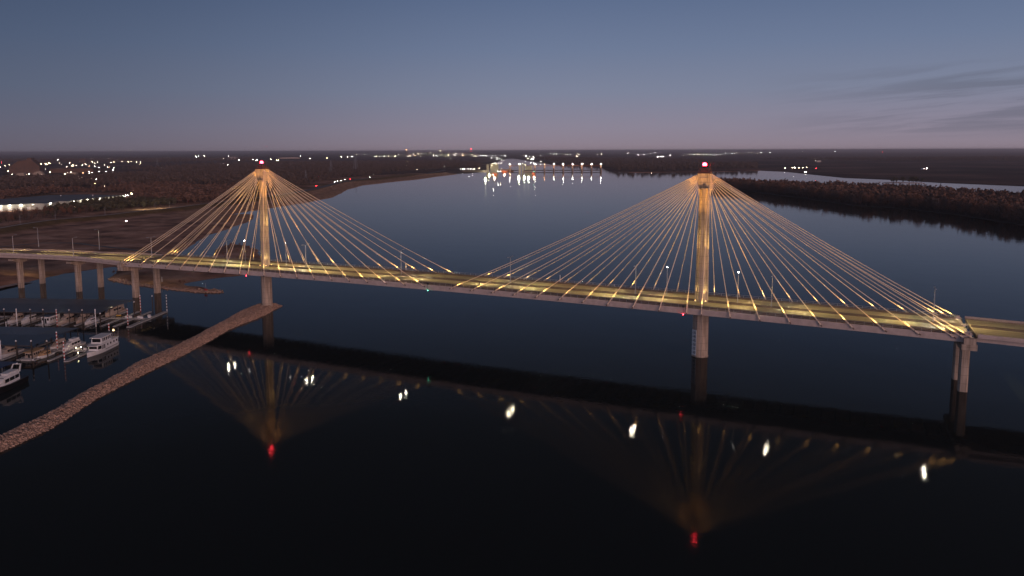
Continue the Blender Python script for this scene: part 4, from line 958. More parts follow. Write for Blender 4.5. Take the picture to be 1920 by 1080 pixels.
for s in (-1, 1):
    for y_ in (3.9, 2.5, 1.1, -.3, -1.6): MB().box((s*2.165, y_, 5.45), (.07, .7, 1.35)).build('window', m_glass, uc)
    for y_, wd in ((8.4, .9), (6.2, .9), (3.6, .9), (1.2, .7)): MB().box((s*2.555, y_, 2.85), (.07, wd, .85)).build('window', m_glass, lc)
    for y_, wd, hh in ((-1.2, .6, 1.7), (-2.1, .35, 1.7), (-3.0, .35, 1.7)): MB().box((s*2.535, y_, 2.6), (.07, wd, hh)).build('window', m_glass, lc)
    MB().add([(s*2.48, -3.7, 2.1), (s*1.96, -5.6, 2.2), (s*1.96, -5.3, 3.5), (s*2.48, -3.7, 3.5)], [(0, 1, 2, 3)]).build('window', m_glass, lc).location = (s*.05, 0, 0)
MB().box((0, -5.75, 2.9), (3.3, .1, 1.0)).build('windscreen', m_glass, lc)
MB().box((0, -2.93, 5.35), (3.6, .09, 1.5)).build('windscreen', m_glass, uc)
cn_ = MB().loft([[(-2.3, 5.6, 6.5), (2.3, 5.6, 6.5), (2.3, 5.6, 6.6), (-2.3, 5.6, 6.6)], [(-2.4, 9.8, 6.3), (2.4, 9.8, 6.3), (2.4, 9.8, 6.4), (-2.4, 9.8, 6.4)]]).build('awning', m_dark, hb)
r = MB()
for s in (-1, 1):
    for q in (5.8, 7.8, 9.7): r.tube([(s*2.3, q, 4.1), (s*2.3, q, 6.35)], .05, 4)
    r.tube([(s*2.6, 5.4, 5.1), (s*2.6, 9.8, 5.1)], .04, 4)
r.tube([(-2.6, 9.8, 5.1), (2.6, 9.8, 5.1)], .04, 4); r.build('stern_rail', m_steel, hb)
MB().tube([(1.6, 9.9, 1.4), (1.9, 11.2, 3.0), (1.9, 11.4, 7.5)], .05, 4).build('flagstaff', m_steel, hb)
d_ = MB(); hull_mesh(3.2, 1.4, .55, d_, z0=.1); o = d_.build('dinghy', m_white, hb); o.location = (0, 10.9, 2.2); o.rotation_euler = (0, 0, R(90))

# ------------------------------------------------------------------ warehouses behind the levee
def shed(name, label, cat, A, B, depth, h, wallm, roofm, nbay=0, lamps=(), rise=1.5, lamp_e=1500, z=2.2, side=1, extra=None):
    """long building: front wall from A to B, going back by depth"""
    A, B = np.array(A), np.array(B); d = B-A; L_ = np.linalg.norm(d); rz = math.atan2(d[1], d[0])
    t = thing(name, label, cat, (A[0], A[1], z), rz)
    MB().box((L_/2, side*depth/2, h/2), (L_, depth, h)).build('wall', wallm, t)
    rf = MB(); rf.loft([[(x, -side*.8, h+.01), (x, side*depth/2, h+rise), (x, side*(depth+.8), h+.01), (x, side*(depth+.8), h-.3), (x, side*depth/2, h+rise-.3), (x, -side*.8, h-.3)] for x in (-.8, L_+.8)])
    ro = rf.build('roof', roofm, t)
    for i in range(nbay):
        x = (i+.5)*L_/nbay; MB().box((x, -side*.04, 2.2), (L_/nbay*.45, .14, 3.6)).build('loading_door', m_white, t)
    for x in lamps:
        f = MB().box((x, -side*.9, h-1.3), (1.3, .7, .8)).build('wall_lamp', glow_wh2, t)
        light('lamp_light', 'POINT', (x, -side*2.6, h-1.8), lamp_e, (1, .93, .72), f, radius=.4)
    return t
WALLC = mat('lit_wall_panels', (0.46, 0.46, 0.42), 0.85, var=.12, scale=.3)
m_wroof = mat('grey_flat_roof', (0.17, 0.185, 0.22), 0.7, var=.15, scale=.05)
hA, hB = at(-45, 398, 3)[:2], at(80, 391, 3)[:2]
def lampx(A, B, px, z=8): 
    A, B = np.array(A), np.array(B); u = (B-A)/np.linalg.norm(B-A); return [float((at(x, y, z)[:2]-A)@u) for x, y in px]
shed('warehouse', 'long pale warehouse with a row of wall lamps at the left edge of the frame', 'warehouse', hA, hB, 150, 9, WALLC, m_wroof, 7, lampx(hA, hB, [(-14, 391), (2, 389), (15, 387.5), (29, 385.5), (42, 383.5), (55, 382.5), (68, 381)], 8))
hC, hD = at(84, 392, 3)[:2], at(122, 386, 3)[:2]
shed('warehouse', 'short pale warehouse block with one bright wall lamp between the two long ones', 'warehouse', hC, hD, 80, 9, WALLC, m_wroof, 2, lampx(hC, hD, [(98, 380)], 8), lamp_e=1600)
hE, hF = at(124, 388, 3)[:2], at(232, 376, 3)[:2]
shed('warehouse', 'longest grey roofed warehouse with twelve bright wall lamps above the tree belt', 'warehouse', hE, hF, 135, 9.5, WALLC, m_wroof, 11, lampx(hE, hF, [(138, 379), (149, 377.5), (159, 376.3), (169, 375.2), (178, 374), (188, 373), (198, 372), (207, 371.2), (216, 370.3), (224, 369.5)], 9))
t = thing('warehouse_sign', 'small red lit sign on the long warehouse front', 'sign', (*at(132, 383, 6)[:2], 8), 0); MB().box((0, -2, 0), (7, .4, 1.6)).build('panel', mat('red_sign', (.8, .1, .1), emit=(1, .06, .06), strength=6, var=0), t)
MB().box((0, -1, -3.6), (.3, .3, 5.6)).build('post', m_dark, t)
for (x, y), lb in (((114, 367), 'small white ventilator left on the warehouse roof'), ((174, 366.5), 'small white ventilator right on the warehouse roof')):
    t = thing('roof_ventilator', lb, 'ventilator', (*at(x, y, 13.2)[:2], 12.6)); MB().tube([(0, 0, -1.2), (0, 0, 1.2)], .8, 8).tube([(0, 0, 1.2), (0, 0, 2.0)], [1.3, .1], 8).build('hood', m_white, t)

# ------------------------------------------------------------------ other distant buildings
def pt(x, y, z=2): q = at(x, y, z); return (float(q[0]), float(q[1]))
def barn(name, label, cat, x0, x1, ybase, hpx, m, roofm, depthf=.6, roof=.45, monitor=False, openings=0, z=1):
    """building whose front spans photo x0..x1 with its foot at ybase; facing the camera"""
    A = np.array(pt(x0, ybase, z)); B = np.array(pt(x1, ybase, z)); c = (A+B)/2; dist = (c[0]-CAM[0])*fw[0]+(c[1]-CAM[1])*fw[1]
    mpp = dist/F_PX; L_ = (x1-x0)*mpp; H = hpx*mpp; rz = math.atan2(rt[1], rt[0])+.25; D = L_*depthf
    t = thing(name, label, cat, (c[0], c[1], z), rz); hw = H*(1-roof)
    MB().box((0, D/2, hw/2), (L_, D, hw)).build('wall', m, t)
    MB().loft([[(-L_*.52, y, hw-.02), (-L_*.2, y, hw+(H-hw)*.8), (L_*.1, y, H), (L_*.25, y, H), (L_*.52, y, hw-.02)] for y in (-.5, D+.5)]).build('roof', roofm, t)
    if monitor: MB().box((L_*.17, D*.4, H+H*.05), (L_*.14, D*.7, H*.2)).build('roof_monitor', m, t)
    for i in range(openings): MB().box((-L_*.4+L_*.8*i/(openings-1), -.1, hw*.8), (L_*.05, .4, hw*.12)).build('window', m_dark, t)
    return t
barn('factory', 'very large brown gabled plant building on the left horizon', 'factory', 21, 72, 326, 26, m_brick, m_brick, .5, .5, True, 7)
barn('grain_building', 'small blocky brown tower building beyond the town lights', 'building', 151, 160, 306, 9, m_brick, m_brick, .9, .2)
barn('house', 'low pale gabled building below the large plant building', 'building', 28, 48, 333, 9, m_brick, m_conc, .6, .6)
barn('house', 'pale gabled building right of the large plant building', 'building', 62, 80, 329, 8, m_conc, m_conc, .6, .6)
barn('factory', 'long dark flat roofed building among the yellow town lamps', 'factory', 98, 172, 324, 10, m_brick, m_dark, .7, .2)
barn('store', 'low wide building with orange lights beside the town', 'building', 146, 184, 346, 6, m_brick, m_conc, .5, .2)
barn('house', 'small pale building left of the yellow lamps', 'building', 120, 142, 329, 6, m_conc, m_conc, .6, .3)
t = thing('salt_dome', 'pale rounded storage dome on the left horizon', 'dome', (*pt(437, 299.5, 1), 1)); V = []
dm = np.linalg.norm(np.array(pt(437, 299.5, 1))-cxy)/F_PX; MB().ball((0, 0, 0), 10.5*dm, 20, .55).build('dome', m_conc2, t)
barn('storage_shed', 'long pale shed near the dome on the left plain', 'shed', 404, 428, 309.5, 3, m_conc2, m_white, .4, .2)
barn('storage_shed', 'long low pale shed beyond the jetty pylon', 'shed', 523, 562, 297.5, 2.5, m_conc, m_conc2, .4, .3)
barn('farm_shed', 'pale shed on the far bank right of the river pylon', 'shed', 1531, 1540, 304, 3, m_conc2, m_white, .5, .3)
barn('farm_shed', 'lit pale farm shed alone on the right floodplain', 'shed', 1730, 1740, 318, 3, m_white, m_white, .5, .3)
# refinery on the horizon
t = thing('refinery', 'lit refinery towers on the middle of the horizon', 'refinery', (*pt(790, 290.5, 1), 1)); q = np.array(pt(790, 290.5, 1)); RM = np.linalg.norm(q-cxy)/F_PX
for i, (dx, h, w) in enumerate([(-29, 13, 1.2), (-26, 8, 3), (-10, 5, 4), (-4, 6, 2), (12, 6, 4), (22, 5, 5), (32, 8, 1.5), (38, 12, 1.2), (42, 8, 3), (50, 6, 3), (-46, 4, 4), (60, 4, 5)]):
    c_ = np.array([rt[0], rt[1]])*dx*RM; MB().tube([(c_[0], c_[1], -1), (c_[0], c_[1], h*RM*.85)], w*RM*.5, 8).build('tower', m_conc if i % 2 else m_brick, t)

# ------------------------------------------------------------------ distant lamps
LM = {}
def far_lamp(x, y, c='w', size=1.0, label='', group='', h=9):
    q = at(x, y, h); d = float(np.linalg.norm(q[:2]-cxy)); r = min(6.5, (.26+d/9500)*size*(.62 if d > 12000 else 1)+max(0, min(d, 12000)-5000)/9000)
    key = (c, round(r*6), d > 6500)
    if key not in LM:
        m = MB(); m.tube([(0, 0, -h+.5), (0, 0, 0)], .16, 4); m.mi = 1; m.ball((0, 0, 0), r, 6)
        o = m.build('yard_lamp', [m_steel, FAR[c] if d > 6500 else {'w': glow_w, 'm': glow_m, 'y': glow_y, 'o': glow_o, 'r': glow_r, 'g': glow_g}[c]]); LM[key] = o; first = True
    else:
        o = LM[key].copy(); COL.objects.link(o)
    o.location = q; tag(o, label, 'lamp', group); return o
GL = {}
_o1 = 'zeroth first second third fourth fifth sixth seventh eighth ninth tenth eleventh twelfth thirteenth fourteenth fifteenth sixteenth seventeenth eighteenth nineteenth'.split()
_o2 = ['', '', 'twenty', 'thirty', 'forty', 'fifty', 'sixty', 'seventy', 'eighty', 'ninety']; _o3 = ['', '', 'twentieth', 'thirtieth', 'fortieth', 'fiftieth', 'sixtieth', 'seventieth', 'eightieth', 'ninetieth']
def ordw(n): return _o1[n] if n < 20 else (_o3[n//10] if n % 10 == 0 else _o2[n//10]+' '+_o1[n % 10])
def lamp_mass(name, label, items, h=9):
    m = MB(); idx = {'w': 0, 'm': 1, 'y': 2, 'o': 3, 'r': 4}
    for x, y, c, s_ in items:
        q = at(x, y, h); d = float(np.linalg.norm(q[:2]-cxy)); r = min(6.5, (.26+d/9500)*s_*(.7 if d > 12000 else 1)+max(0, min(d, 12000)-5000)/9000); m.mi = idx[c]; m.ball(q, r, 6)
    return tag(m.build(name, [FAR[c_] for c_ in 'wmyor']), label, 'lights', kind='stuff')
def lamps(label, group, items, h=9, warm=.45):
    items = sorted(items, key=lambda t_: t_[0])
    for k_, it in enumerate(items):
        it = tuple(it)
        if (len(it) < 3 or it[2] == 'w') and random.random() < warm: it = (it[0], it[1], 'm')+tuple(it[3:])
        cn_ = {'w': 'white', 'm': 'warm white', 'y': 'yellow', 'o': 'orange', 'r': 'red', 'g': 'green'}[it[2] if len(it) > 2 else 'w']
        far_lamp(it[0], it[1], it[2] if len(it) > 2 else 'w', it[3] if len(it) > 3 else 1.0, f'{cn_} {label.split(" ", 1)[1]}, {ordw(k_+1)} from the left', group, h)
def lamps_old(label, group, items, h=9, warm=.45):
    for it in items:
        if (len(it) < 3 or it[2] == 'w') and random.random() < warm: it = (it[0], it[1], 'm')+tuple(it[3:])
        far_lamp(it[0], it[1], it[2] if len(it) > 2 else 'w', it[3] if len(it) > 3 else 1.0, label, group, h)
big = [(15, 321, 'y', 1.5), (32, 319.5, 'w', 1.6), (94, 322.5, 'y', 1.8), (80, 315, 'w', 1.3), (109, 334, 'w', 1.5), (66, 323, 'w', 1.3), (150, 333, 'w', 1.5), (167, 322, 'w', 1.3), (186, 321.5, 'w', 1.3), (199, 321.5, 'w', 1.2), (178, 311, 'w', 1.2), (185, 314, 'w', 1.5),
       (201, 313.5, 'w', 1.3), (213, 315.5, 'w', 1.2), (212, 319, 'w', 1.2), (126, 323.5, 'w', 1.2), (133, 322.5, 'w', 1.5), (23, 327, 'w', 1.1)]
for i, (x, y, c, s_) in enumerate(sorted(big)):
    o = far_lamp(x, y, c, s_*.8, f'bright glaring yard lamp of the left town, {ordw(i+1)} from the left', 'bright yard lamps of the town', 10)
    if i % 2 == 0: light('yard_lamp_light', 'POINT', tuple(at(x, y, 14)), 2500, (1, .82, .5), None, radius=1.0)
lamps('small lamp of the town at the left', 'small town lamps', warm=.75, items=[(3, 305, 'r'), (9, 311), (17, 309), (18, 316), (0, 313), (37, 297, 'w', 1.3), (61, 298), (77, 307), (85, 307, 'w', 1.3), (91, 305, 'o', 1.2), (93, 306.5, 'w', 1.3), (89, 308, 'o'), (96, 304, 'o'), (109, 299.5, 'w', 1.3),
    (112, 304.5), (123, 302, 'o'), (118, 291), (130, 306), (134, 310), (137, 309.8, 'w', 1.2), (143, 310, 'w', 1.2), (152, 303.5, 'w', 1.2), (154, 309, 'w', 1.3), (161, 309), (163, 305, 'w', 1.2), (173, 303.5, 'w', 1.3), (169, 303), (183, 304), (196, 309), (203, 303), (208, 305), (214, 304), (229, 303),
    (240, 303.5, 'w', 1.2), (246, 303.5), (256, 303.5), (51, 327), (55, 326), (122, 326), (138, 334), (139, 339), (145, 339), (181, 336), (172, 323.5), (100, 338), (91, 339), (171, 343, 'o'), (178, 344, 'o'), (158, 287), (165, 287), (190, 349), (196, 348.5)]+[(float(a_), float(b_), c_, float(d_)) for a_, b_, c_, d_ in zip(rng.uniform(0, 225, 30), 303+rng.gamma(2.0, 5.0, 30), rng.choice(['w', 'm', 'm', 'o'], 30), rng.uniform(.5, 1.0, 30))])
lamps('x lamp on the plain left of the jetty pylon', 'lamps on the left plain', [(264, 303), (268, 302), (273, 298), (263, 307), (280, 329, 'o'), (304, 331), (312, 332, 'r'), (318, 332, 'r'), (332, 331), (299, 300.5), (307, 298), (321, 299, 'r'), (319, 284.5, 'r'), (366, 292), (368, 294), (373, 293), (382, 292), (384, 293.5),
    (390, 286, 'r'), (368, 300), (408, 308.5, 'w', 1.5), (427, 308.8), (419, 298.5), (425, 322), (437, 322), (381, 332.5), (428, 293), (448, 299.5), (445, 289), (247, 363), (470, 298), (479, 301), (482, 300), (474, 299.5, 'w', 1.1), (508, 298.5), (510, 306.5, 'w', 1.1), (519, 301), (522, 301), (519, 306)])
lamps('x lamp on the plain before the refinery', 'lamps on the middle plain', [(548, 289, 'w', 1.2), (563, 292), (581, 297.3, 'w', 1.2), (613, 296.5, 'w', 1.1), (609, 326, 'r', 1.0), (644, 304, 'r'), (640, 294), (646, 290), (652, 294), (659, 289.5), (669, 291), (684, 290), (660, 293.5), (703, 293), (706, 293), (711, 293.3), (713, 289), (720, 293), (731, 288), (728, 293),
    (741, 292.8), (747, 290), (778, 313.5, 'w', 1.1), (780, 317.5, 'w', 1.1), (733, 290.5), (745, 288.5)])
g = np.random.default_rng(12)
ref = [(762, 281, 'o'), (762, 285, 'o'), (765, 288, 'w', 1.2), (784, 288), (785, 286, 'y'), (808, 286, 'y', 1.2), (808, 288.5, 'w', 1.2), (822, 284, 'y'), (826, 282, 'w'), (825, 286, 'w', 1.2), (828, 289, 'o'), (838, 288, 'y'), (840, 286, 'o'), (850, 290, 'w', 1.2), (858, 287), (817, 292, 'w', 1.2), (845, 297, 'w', 1.2), (884, 275.5, 'r'), (883, 281, 'r'), (775, 289, 'w')]
ref += [(float(g.uniform(752, 900)), float(g.uniform(287, 293.5)), g.choice(['w', 'w', 'o', 'y']), float(g.uniform(.5, .9))) for _ in range(34)]
lamp_mass('refinery_lights', 'glittering cluster of tiny lights of the refinery on the horizon', [(r_[0], r_[1], (str(r_[2]) if len(r_) > 2 else 'm'), (r_[3] if len(r_) > 3 else 1.0)) for r_ in ref if r_[1] > 284.5], 18)
for x, y, c in ((762, 281, 'o'), (884, 279, 'r'), (883, 282.5, 'r'), (826, 283, 'y')):
    q = np.array(pt(x, 291, 1)); dq = np.linalg.norm(q-cxy); hh = (291-y)*dq/F_PX
    t = thing('lit_mast', {762: 'tall lit stack at the left of the refinery', 884: 'tall red lit mast right of the refinery', 883: 'lower red lit mast right of the refinery', 826: 'yellow lit refinery column'}[x], 'mast', (q[0], q[1], 0))
    MB().tube([(0, 0, 0), (0, 0, hh)], [4, 1.5], 5).build('mast', m_brick, t); MB().ball((0, 0, hh), 3.2, 6).build('lamp', {'o': glow_o, 'r': glow_r, 'y': glow_y}[c], t)
lamp_mass('shore_lights', 'dense row of white lights on the shore beyond the lock', [(float(g.uniform(900, 958)), float(g.uniform(291.5, 294)), 'w', float(g.uniform(.5, .9))) for _ in range(8)]+[(float(g.uniform(918, 950)), float(g.uniform(295, 300)), 'w', float(g.uniform(.5, .9))) for _ in range(8)])
lamps('x light on the far bank behind the dam', 'lights behind the dam', [(986, 292.5, 'w', 1.3), (990, 297), (992, 290), (993, 294), (999, 294, 'w', 1.3), (1001, 296.5, 'w', 1.3), (996, 298, 'w', 1.3), (1000, 298.5), (1014, 289.5, 'w', 1.2), (1014, 292), (1026, 293.5), (1032, 288), (1038, 289, 'w', 1.2), (1039, 288), (1044, 289), (1061, 289, 'w', 1.3), (1064, 288.5, 'w', 1.2),
    (1069, 289.3, 'w', 1.4), (1082, 293), (1084, 288.5, 'w', 1.3), (1086, 289.5, 'w', 1.2), (1121, 289), (1128, 289.5, 'w', 1.3), (1049, 294.5), (972, 288), (970, 290), (962, 289), (1014, 303)])
lamps('x light on the right horizon', 'lights along the right horizon', [(1176, 287.5, 'w', 1.3), (1178, 286), (1196, 290), (1207, 289.5), (1210, 289), (1220, 287), (1228, 286), (1233, 294), (1240, 293.5, 'w', 1.1), (1243, 293.5, 'w', 1.1), (1256, 290.5), (1281, 290.5), (1293, 289.5), (1302, 289.7), (1308, 289.5, 'w'), (1313, 289.5, 'w', 1.2), (1318, 289.3), (1324, 289.3, 'w', 1.2),
    (1332, 290), (1340, 292), (1344, 289.8), (1349, 287.5, 'w', 1.3), (1351, 289.3, 'w', 1.2), (1360, 287), (1366, 286.3), (1372, 287), (1380, 286), (1391, 286.2, 'o'), (1397, 286.3), (1403, 286.5), (1410, 286, 'o'), (1421, 287.5), (1427, 286.5), (1430, 286.5, 'w', 1.1), (1443, 286.5), (1494, 285.3), (1505, 285), (1512, 285), (1518, 285), (1564, 284.3, 'w', 1.3),
    (1620, 284), (1655, 284.6, 'r'), (1681, 284.2, 'w'), (1738, 286), (1741, 285.2, 'w', 1.1), (1529, 301.7, 'w', 1.0), (1222, 316.5, 'w', 1.0)])
lamps('x lamp of the far right bank', 'lamps of the right bank landing', [(1472, 315.5), (1486, 314.5, 'w', 1.2), (1490, 314.5, 'w', 1.2), (1498, 314.5, 'y', 1.2), (1505, 314.5, 'y', 1.2), (1512, 314, 'y', 1.1), (1530, 316, 'r', .8), (1733, 315, 'w', .9), (1738, 315, 'w', .9)], 6)
t = thing('barge', 'small brightly lit white boat at the far right bank', 'boat', (*pt(1510, 324.0, 0), 0), math.atan2(rt[1], rt[0]))
MB().prism([(-6, -2), (5, -2), (7, 0), (5, 2), (-6, 2)], -.3, 1.5).build('hull', m_white, t); MB().box((-.5, 0, 3), (9, 3, 3)).build('cabin', m_white, t)
MB().box((-.5, -1.8, 3.2), (8.4, .4, 1.6)).build('lit_windows', mat('lit_cabin', (.8, .8, .8), emit=(1, .9, .75), strength=9, var=0), t)

# ------------------------------------------------------------------ lock and dam across the river
t = thing('dam', 'long dam with evenly spaced lamp topped piers across the distant river', 'dam', (0, 0, 0)); dam = t
pxs = [956, 974, 980.5, 1003, 1020.8, 1038.3, 1056, 1073.4, 1091, 1109, 1126.6]
DP = [np.array(pt(x, 321.6-(x-956)*.002, 0)) for x in pxs]
dn = (DP[-1]-DP[4]); dn /= np.linalg.norm(dn); dr = math.atan2(dn[1], dn[0])
DP = [DP[-1]-dn*np.linalg.norm(DP[-1]-DP[0])*0+dn*float((q-DP[-1])@dn) for q in DP]
lit_pier = mat('dam_pier_concrete', (0.40, 0.27, 0.20), .9, var=.12, scale=.1)
for i, q in enumerate(DP):
    p = bpy.data.objects.new('pier', None); COL.objects.link(p); p.parent = dam; p.location = (q[0], q[1], 0); p.rotation_euler = (0, 0, dr)
    MB().prism([(-2.6, -12), (0, -15), (2.6, -12), (2.6, 16), (-2.6, 16)], -2, 15).build('pier_base', lit_pier, p)
    MB().box((0, 4, 20), (4.4, 10, 10)).build('gate_tower', lit_pier, p)
    MB().tube([(0, -1.4, 25), (0, -1.4, 29)], .35, 5).build('lamp_post', m_steel, p)
    MB().ball((0, -1.4, 29.4), (1.15 if i not in (4,) else .6), 8).build('lamp', glow_w if i != 4 else glow_o, p)
    light('lamp_light', 'SPOT', (0, -9, 27), 26000, (1, .62, .40), p, aim=(0, -3, 8), angle=90, blend=.8, radius=1)
    if i < len(DP)-1 and not 1 == i:
        ln_ = np.linalg.norm(DP[i+1]-q)
        if ln_ > 8:
            w_ = MB(); w_.box((ln_/2, 4, 23.0), (ln_-4.5, 5, 1.6)); w_.build('service_bridge', m_rust, p)
            MB().box((ln_/2, 2, 4.4), (ln_-5.3, 1.5, 3.4)).build('gate', m_dark, p)
# lock walls and control buildings
lk = thing('lock', 'brightly lit lock with pale control towers and walls left of the dam', 'lock', (0, 0, 0))
def blk(nm, x, y, wpx, hpx, m, dpt=14, em=None):
    q = np.array(pt(x, y, 0)); mpp = np.linalg.norm(q-cxy)/F_PX; o = MB().box((0, 0, hpx*mpp/2-.5), (wpx*mpp, dpt, hpx*mpp+1)).build(nm, m, lk); o.location = (q[0], q[1], 0); o.rotation_euler = (0, 0, dr); return o, mpp
m_lock = mat('lock_yellow_concrete', (0.62, 0.60, 0.40), .85, var=.1, scale=.1)
for x, y, w, h in ((914.5, 322.5, 4.2, 14), (927, 319.6, 15, 12), (974.5, 321.9, 3.6, 13), (980, 321.9, 3, 15), (990, 320.6, 12, 9), (996.5, 321.4, 2.4, 12)):
    blk('control_tower' if w < 6 else 'control_building', x, y, w, h, m_lock)
blk('lock_wall', 890, 321.5, 48, 1.6, m_conc, 8); blk('lock_wall', 940, 318.5, 40, 1.4, m_conc, 8); blk('lock_wall', 988, 322, 15, 1.8, m_conc, 8)
for x, y in ((912, 318), (918, 312), (928, 312), (974, 316), (984, 315), (992, 316)):
    q = at(x, y+5, 10); light('lock_light', 'POINT', (q[0]+8, q[1]-24, 14), 60000, (.95, 1, .62), lk, radius=2)
lamps('x lamp on top of the lit lock', 'lamps on the lock', [(914, 308.5, 'w', .9), (921, 308, 'w', .9), (924, 306.5, 'w', 1.1), (928, 305.5, 'w', 1.1), (931, 307, 'w', 1.1), (934, 306, 'w', 1.0), (939, 307, 'w', .9), (922, 311, 'w', .9), (927, 310.5, 'w', .9), (931, 310, 'w', .9), (941, 304.5, 'w', .8), (974, 308.5, 'w', 1.2), (980, 306, 'w', .9), (985, 309.5, 'y'), (990, 311, 'y', .9), (995, 305.5, 'w', .8), (1001, 321.5, 'g', .8),
    (925, 327.5, 'w', .9), (934, 321.5, 'w', .8), (938, 321, 'w', .8)], 20)
lamps('x lamp on the bank left of the lock', 'lamps on the bank by the lock', [(864, 317, 'w', 1.2), (868, 317, 'w', 1.2), (871, 316.5, 'w', 1.1), (878.5, 316.8, 'w', 1.2), (882.5, 316.8, 'w', 1.2), (886.5, 316.8, 'w', 1.2), (890, 316.8, 'w', 1.2), (899, 315.5, 'y', .8), (870, 308), (876, 306.5), (886, 307.5), (869, 306, 'y')], 8)
for x, y, w, lb in ((928, 327.6, 9, 'rust orange barge below the lock control building'), (946, 322.6, 11, 'rust orange barge left of the long lock wall'), (957, 321.4, 12, 'rust orange barge at the first dam pier'), (1001, 327.0, 6, 'rust orange work boat right of the lit lock')):
    q = np.array(pt(x, y, 0)); mpp = np.linalg.norm(q-cxy)/F_PX; L_ = w*mpp
    t = thing('barge', lb, 'barge', (q[0], q[1], 0), dr, 'barges at the lock'); MB().prism([(-L_/2, -4.5), (L_/2-2, -4.5), (L_/2, 0), (L_/2-2, 4.5), (-L_/2, 4.5)], -.5, 4.2).build('hull', m_rust, t)
    MB().box((-L_*.2, 0, 5.6), (L_*.35, 5, 2.6)).build('deckhouse', m_rust, t)
    light('work_light', 'POINT', (0, -14, 10), 16000, (1, .55, .3), t, radius=1)

# ------------------------------------------------------------------ lattice pylons, wood poles, cars
def lattice(x, y, hpx, lb):
    q = np.array(pt(x, y, 3)); mpp = np.linalg.norm(q-cxy)/F_PX; h = hpx*mpp
    t = thing('power_pylon', lb, 'power pylon', (q[0], q[1], 2.5), 0, 'power pylons on the left plain'); m = MB(); w = h*.12
    for sx in (-1, 1):
        for sy in (-1, 1): m.tube([(sx*w, sy*w, 0), (sx*w*.25, sy*w*.25, h*.65), (0, 0, h)], h*.006, 3)
    for k in range(6):
        z0, z1 = h*.65*k/6, h*.65*(k+1)/6; a_, b_ = w*(1-.75*k/6), w*(1-.75*(k+1)/6)
        for sy in (-1, 1): m.tube([(-a_, sy*a_, z0), (b_, sy*b_, z1)], h*.003, 3); m.tube([(a_, sy*a_, z0), (-b_, sy*b_, z1)], h*.003, 3)
    m.build('lattice_mast', m_steel, t); a = MB()
    for z_ in (.68, .80, .92): a.tube([(-h*.13, 0, h*z_), (h*.13, 0, h*z_)], h*.006, 3)
    a.build('crossarm', m_steel, t)
lattice(667, 322, 34, 'tallest lattice power pylon above the middle of the river bank'); lattice(621, 326, 26, 'lattice power pylon left of the tallest one'); lattice(574, 343, 24, 'lattice power pylon behind the right hand cables of the jetty pylon'); lattice(295, 314, 16, 'small far lattice power pylon on the left plain')
for i, (x, y, h) in enumerate([(38, 421, 9), (104, 412, 9), (197, 402, 10), (291, 390, 10), (318, 389, 9), (400, 390, 9)]):
    q = np.array(pt(x, y, 5)); z = float(ground_z(np.array([q]))[0][0])
    t = thing('light_pole', ['thin pole on the levee slope at the left edge', 'thin pole on the levee slope second from the left', 'thin pole on the levee third from the left', 'thin pole left of the lit car park by the levee', 'thin pole right of the lit car park by the levee', 'thin pole on the levee behind the left cables'][i], 'pole', (q[0], q[1], z), 0, 'thin poles along the levee')
    MB().tube([(0, 0, 0), (0, 0, h)], [.14, .1], 5).build('pole', m_steel, t); MB().box((.5, 0, h), (1.2, .2, .15)).build('arm', m_steel, t)
lamps('x lamp in the car park beyond the levee', 'car park lamps', [(263, 380, 'y', .7), (291, 379, 'y', .7), (305, 375, 'y', .6), (309, 377, 'r', .5), (276, 381, 'y', .6)], 5)
for x, y in ((270, 383), (300, 381)): light('car_park_light', 'POINT', tuple(at(x, y, 10)), 5000, (1, .9, .5), None, radius=.6)
lamps('x lamp at the right end of the long warehouse', 'lamps by the warehouse end', [(236, 366.5, 'w', .6), (240, 366.5, 'w', .6), (247.5, 363.5, 'w', .5), (232, 368, 'w', .6)], 6)
def car(x, y, lb, rear=False, z=6.3, ang=None):
    q = at(x, y, z); q2 = at(x+6, y-1.4, z); rz = math.atan2(q2[1]-q[1], q2[0]-q[0])
    t = thing('car', lb, 'car', (q[0], q[1], z+.15), rz, 'cars on the riverside highway')
    b_ = MB().loft([[(xx, -.9, .3), (xx, .9, .3), (xx, .9, .85+dz), (xx, -.9, .85+dz)] for xx, dz in ((-2.2, -.1), (-1.6, .05), (1.4, .05), (2.2, -.15))]).build('body', m_dark, t)
    MB().loft([[(xx, -w, .9), (xx, w, .9), (xx, w*.85, zz), (xx, -w*.85, zz)] for xx, w, zz in ((-1.7, .8, .95), (-1.1, .78, 1.45), (.5, .78, 1.45), (1.2, .8, .95))]).build('cabin', m_glass, b_)
    for xx in (-1.4, 1.4):
        for yy in (-.85, .85): MB().tube([(xx, yy-.1, .33), (xx, yy+.1, .33)], .33, 8).build('wheel', m_black, t)
    for yy in (-.6, .6):
        MB().ball((-2.25, yy, .75), .28, 6).build('tail_light' if rear else 'headlight', glow_r if rear else glow_w, t)
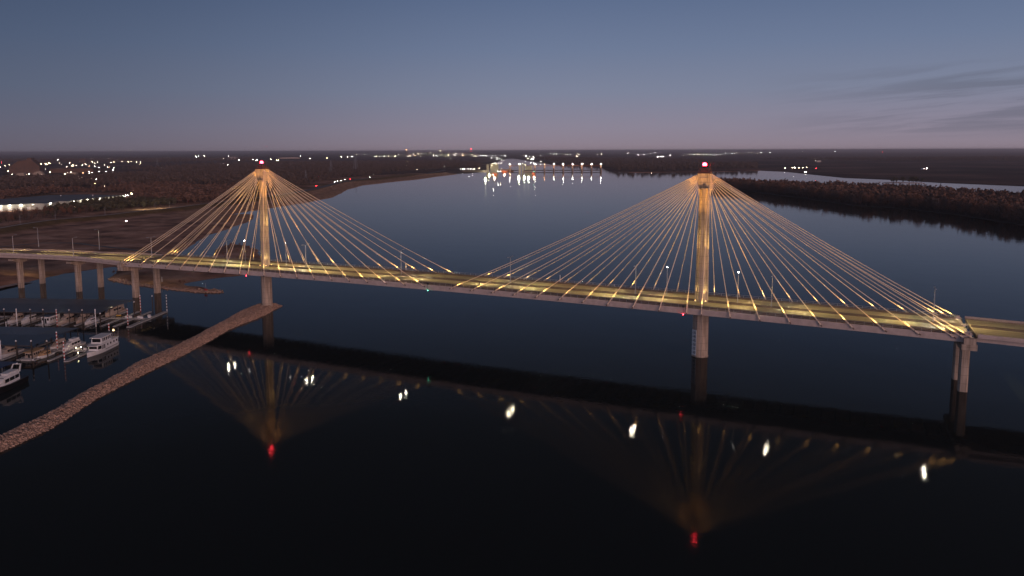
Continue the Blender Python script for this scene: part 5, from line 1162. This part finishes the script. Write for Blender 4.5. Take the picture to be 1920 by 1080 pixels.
for x, y, lb, re in ((594, 349, 'car with red tail lights nearest on the riverside highway', True), (628, 341.5, 'car with white headlights first in the column on the highway', False), (633, 340.3, 'car with white headlights second in the column', False), (640, 338.8, 'car with white headlights third in the column', False), (647, 337.5, 'car with white headlights fourth in the column', False),
                     (657, 336.4, 'car with red tail lights behind the column of white headlights', True), (694, 332.5, 'lone car with white headlights farther along the highway', False), (833, 312, 'distant car with white headlights near the lock', False), (838, 309, 'farthest car with white headlights near the lock', False), (841, 311.5, 'distant car with red tail lights near the lock', True),
                     (238, 415.5, 'small white car parked on the bare ground below the levee', False)):
    zz = 6.3
    if 'parked' in lb: zz = float(ground_z(np.array([at(x, y, 2.5)[:2]]))[0][0])
    car(x, y, lb, re, zz)
# dead snag on the bar and channel marker on the spit
q = np.array(pt(484, 474, 1)); t = thing('dead_tree', 'pale leaning dead tree beside the jetty pylon on the bar', 'tree', (q[0], q[1], .5)); m = MB()
m.tube([(4, 0, 0), (0, 0, 3), (-6, 0, 5)], [.35, .25, .08], 5)
for k in range(6): m.tube([(-k*.8, 0, 3+k*.3), (-k*.8-2.5, random.uniform(-1, 1), 3+k*.3+random.uniform(1, 3))], [.12, .03], 4)
m.build('trunk', m_steel, t)
q = np.array(pt(386, 547, .5)); t = thing('channel_marker', 'small red and white marker mast near the tip of the spit', 'marker', (q[0], q[1], .6))
MB().tube([(0, 0, 0), (0, 0, 5)], .12, 5).build('mast', m_steel, t); MB().box((0, 0, 1.2), (2.2, .4, 1.0)).build('board', m_red, t)
q = np.array(pt(304, 531, .8)); t = thing('signpost', 'thin white post on the spit right of the end pier', 'post', (q[0], q[1], .6)); MB().tube([(0, 0, 0), (0, 0, 4.5)], .16, 5).build('post', m_white, t)

# ------------------------------------------------------------------ evening haze
hz = MB().box((0, 60000, 45), (240000, 180000, 106)).build('haze', m_white); tag(hz, 'thin evening haze over the river plain', 'haze', kind='stuff')
m = bpy.data.materials.new('haze_air'); m.use_nodes = True; nt = m.node_tree; nt.nodes.clear()
vo = nt.nodes.new('ShaderNodeVolumePrincipled'); ou = nt.nodes.new('ShaderNodeOutputMaterial'); nt.links.new(vo.outputs[0], ou.inputs['Volume'])
vo.inputs['Color'].default_value = (.82, .80, .88, 1); vo.inputs['Density'].default_value = 5.5e-5; vo.inputs['Anisotropy'].default_value = .2
hz.data.materials.clear(); hz.data.materials.append(m)
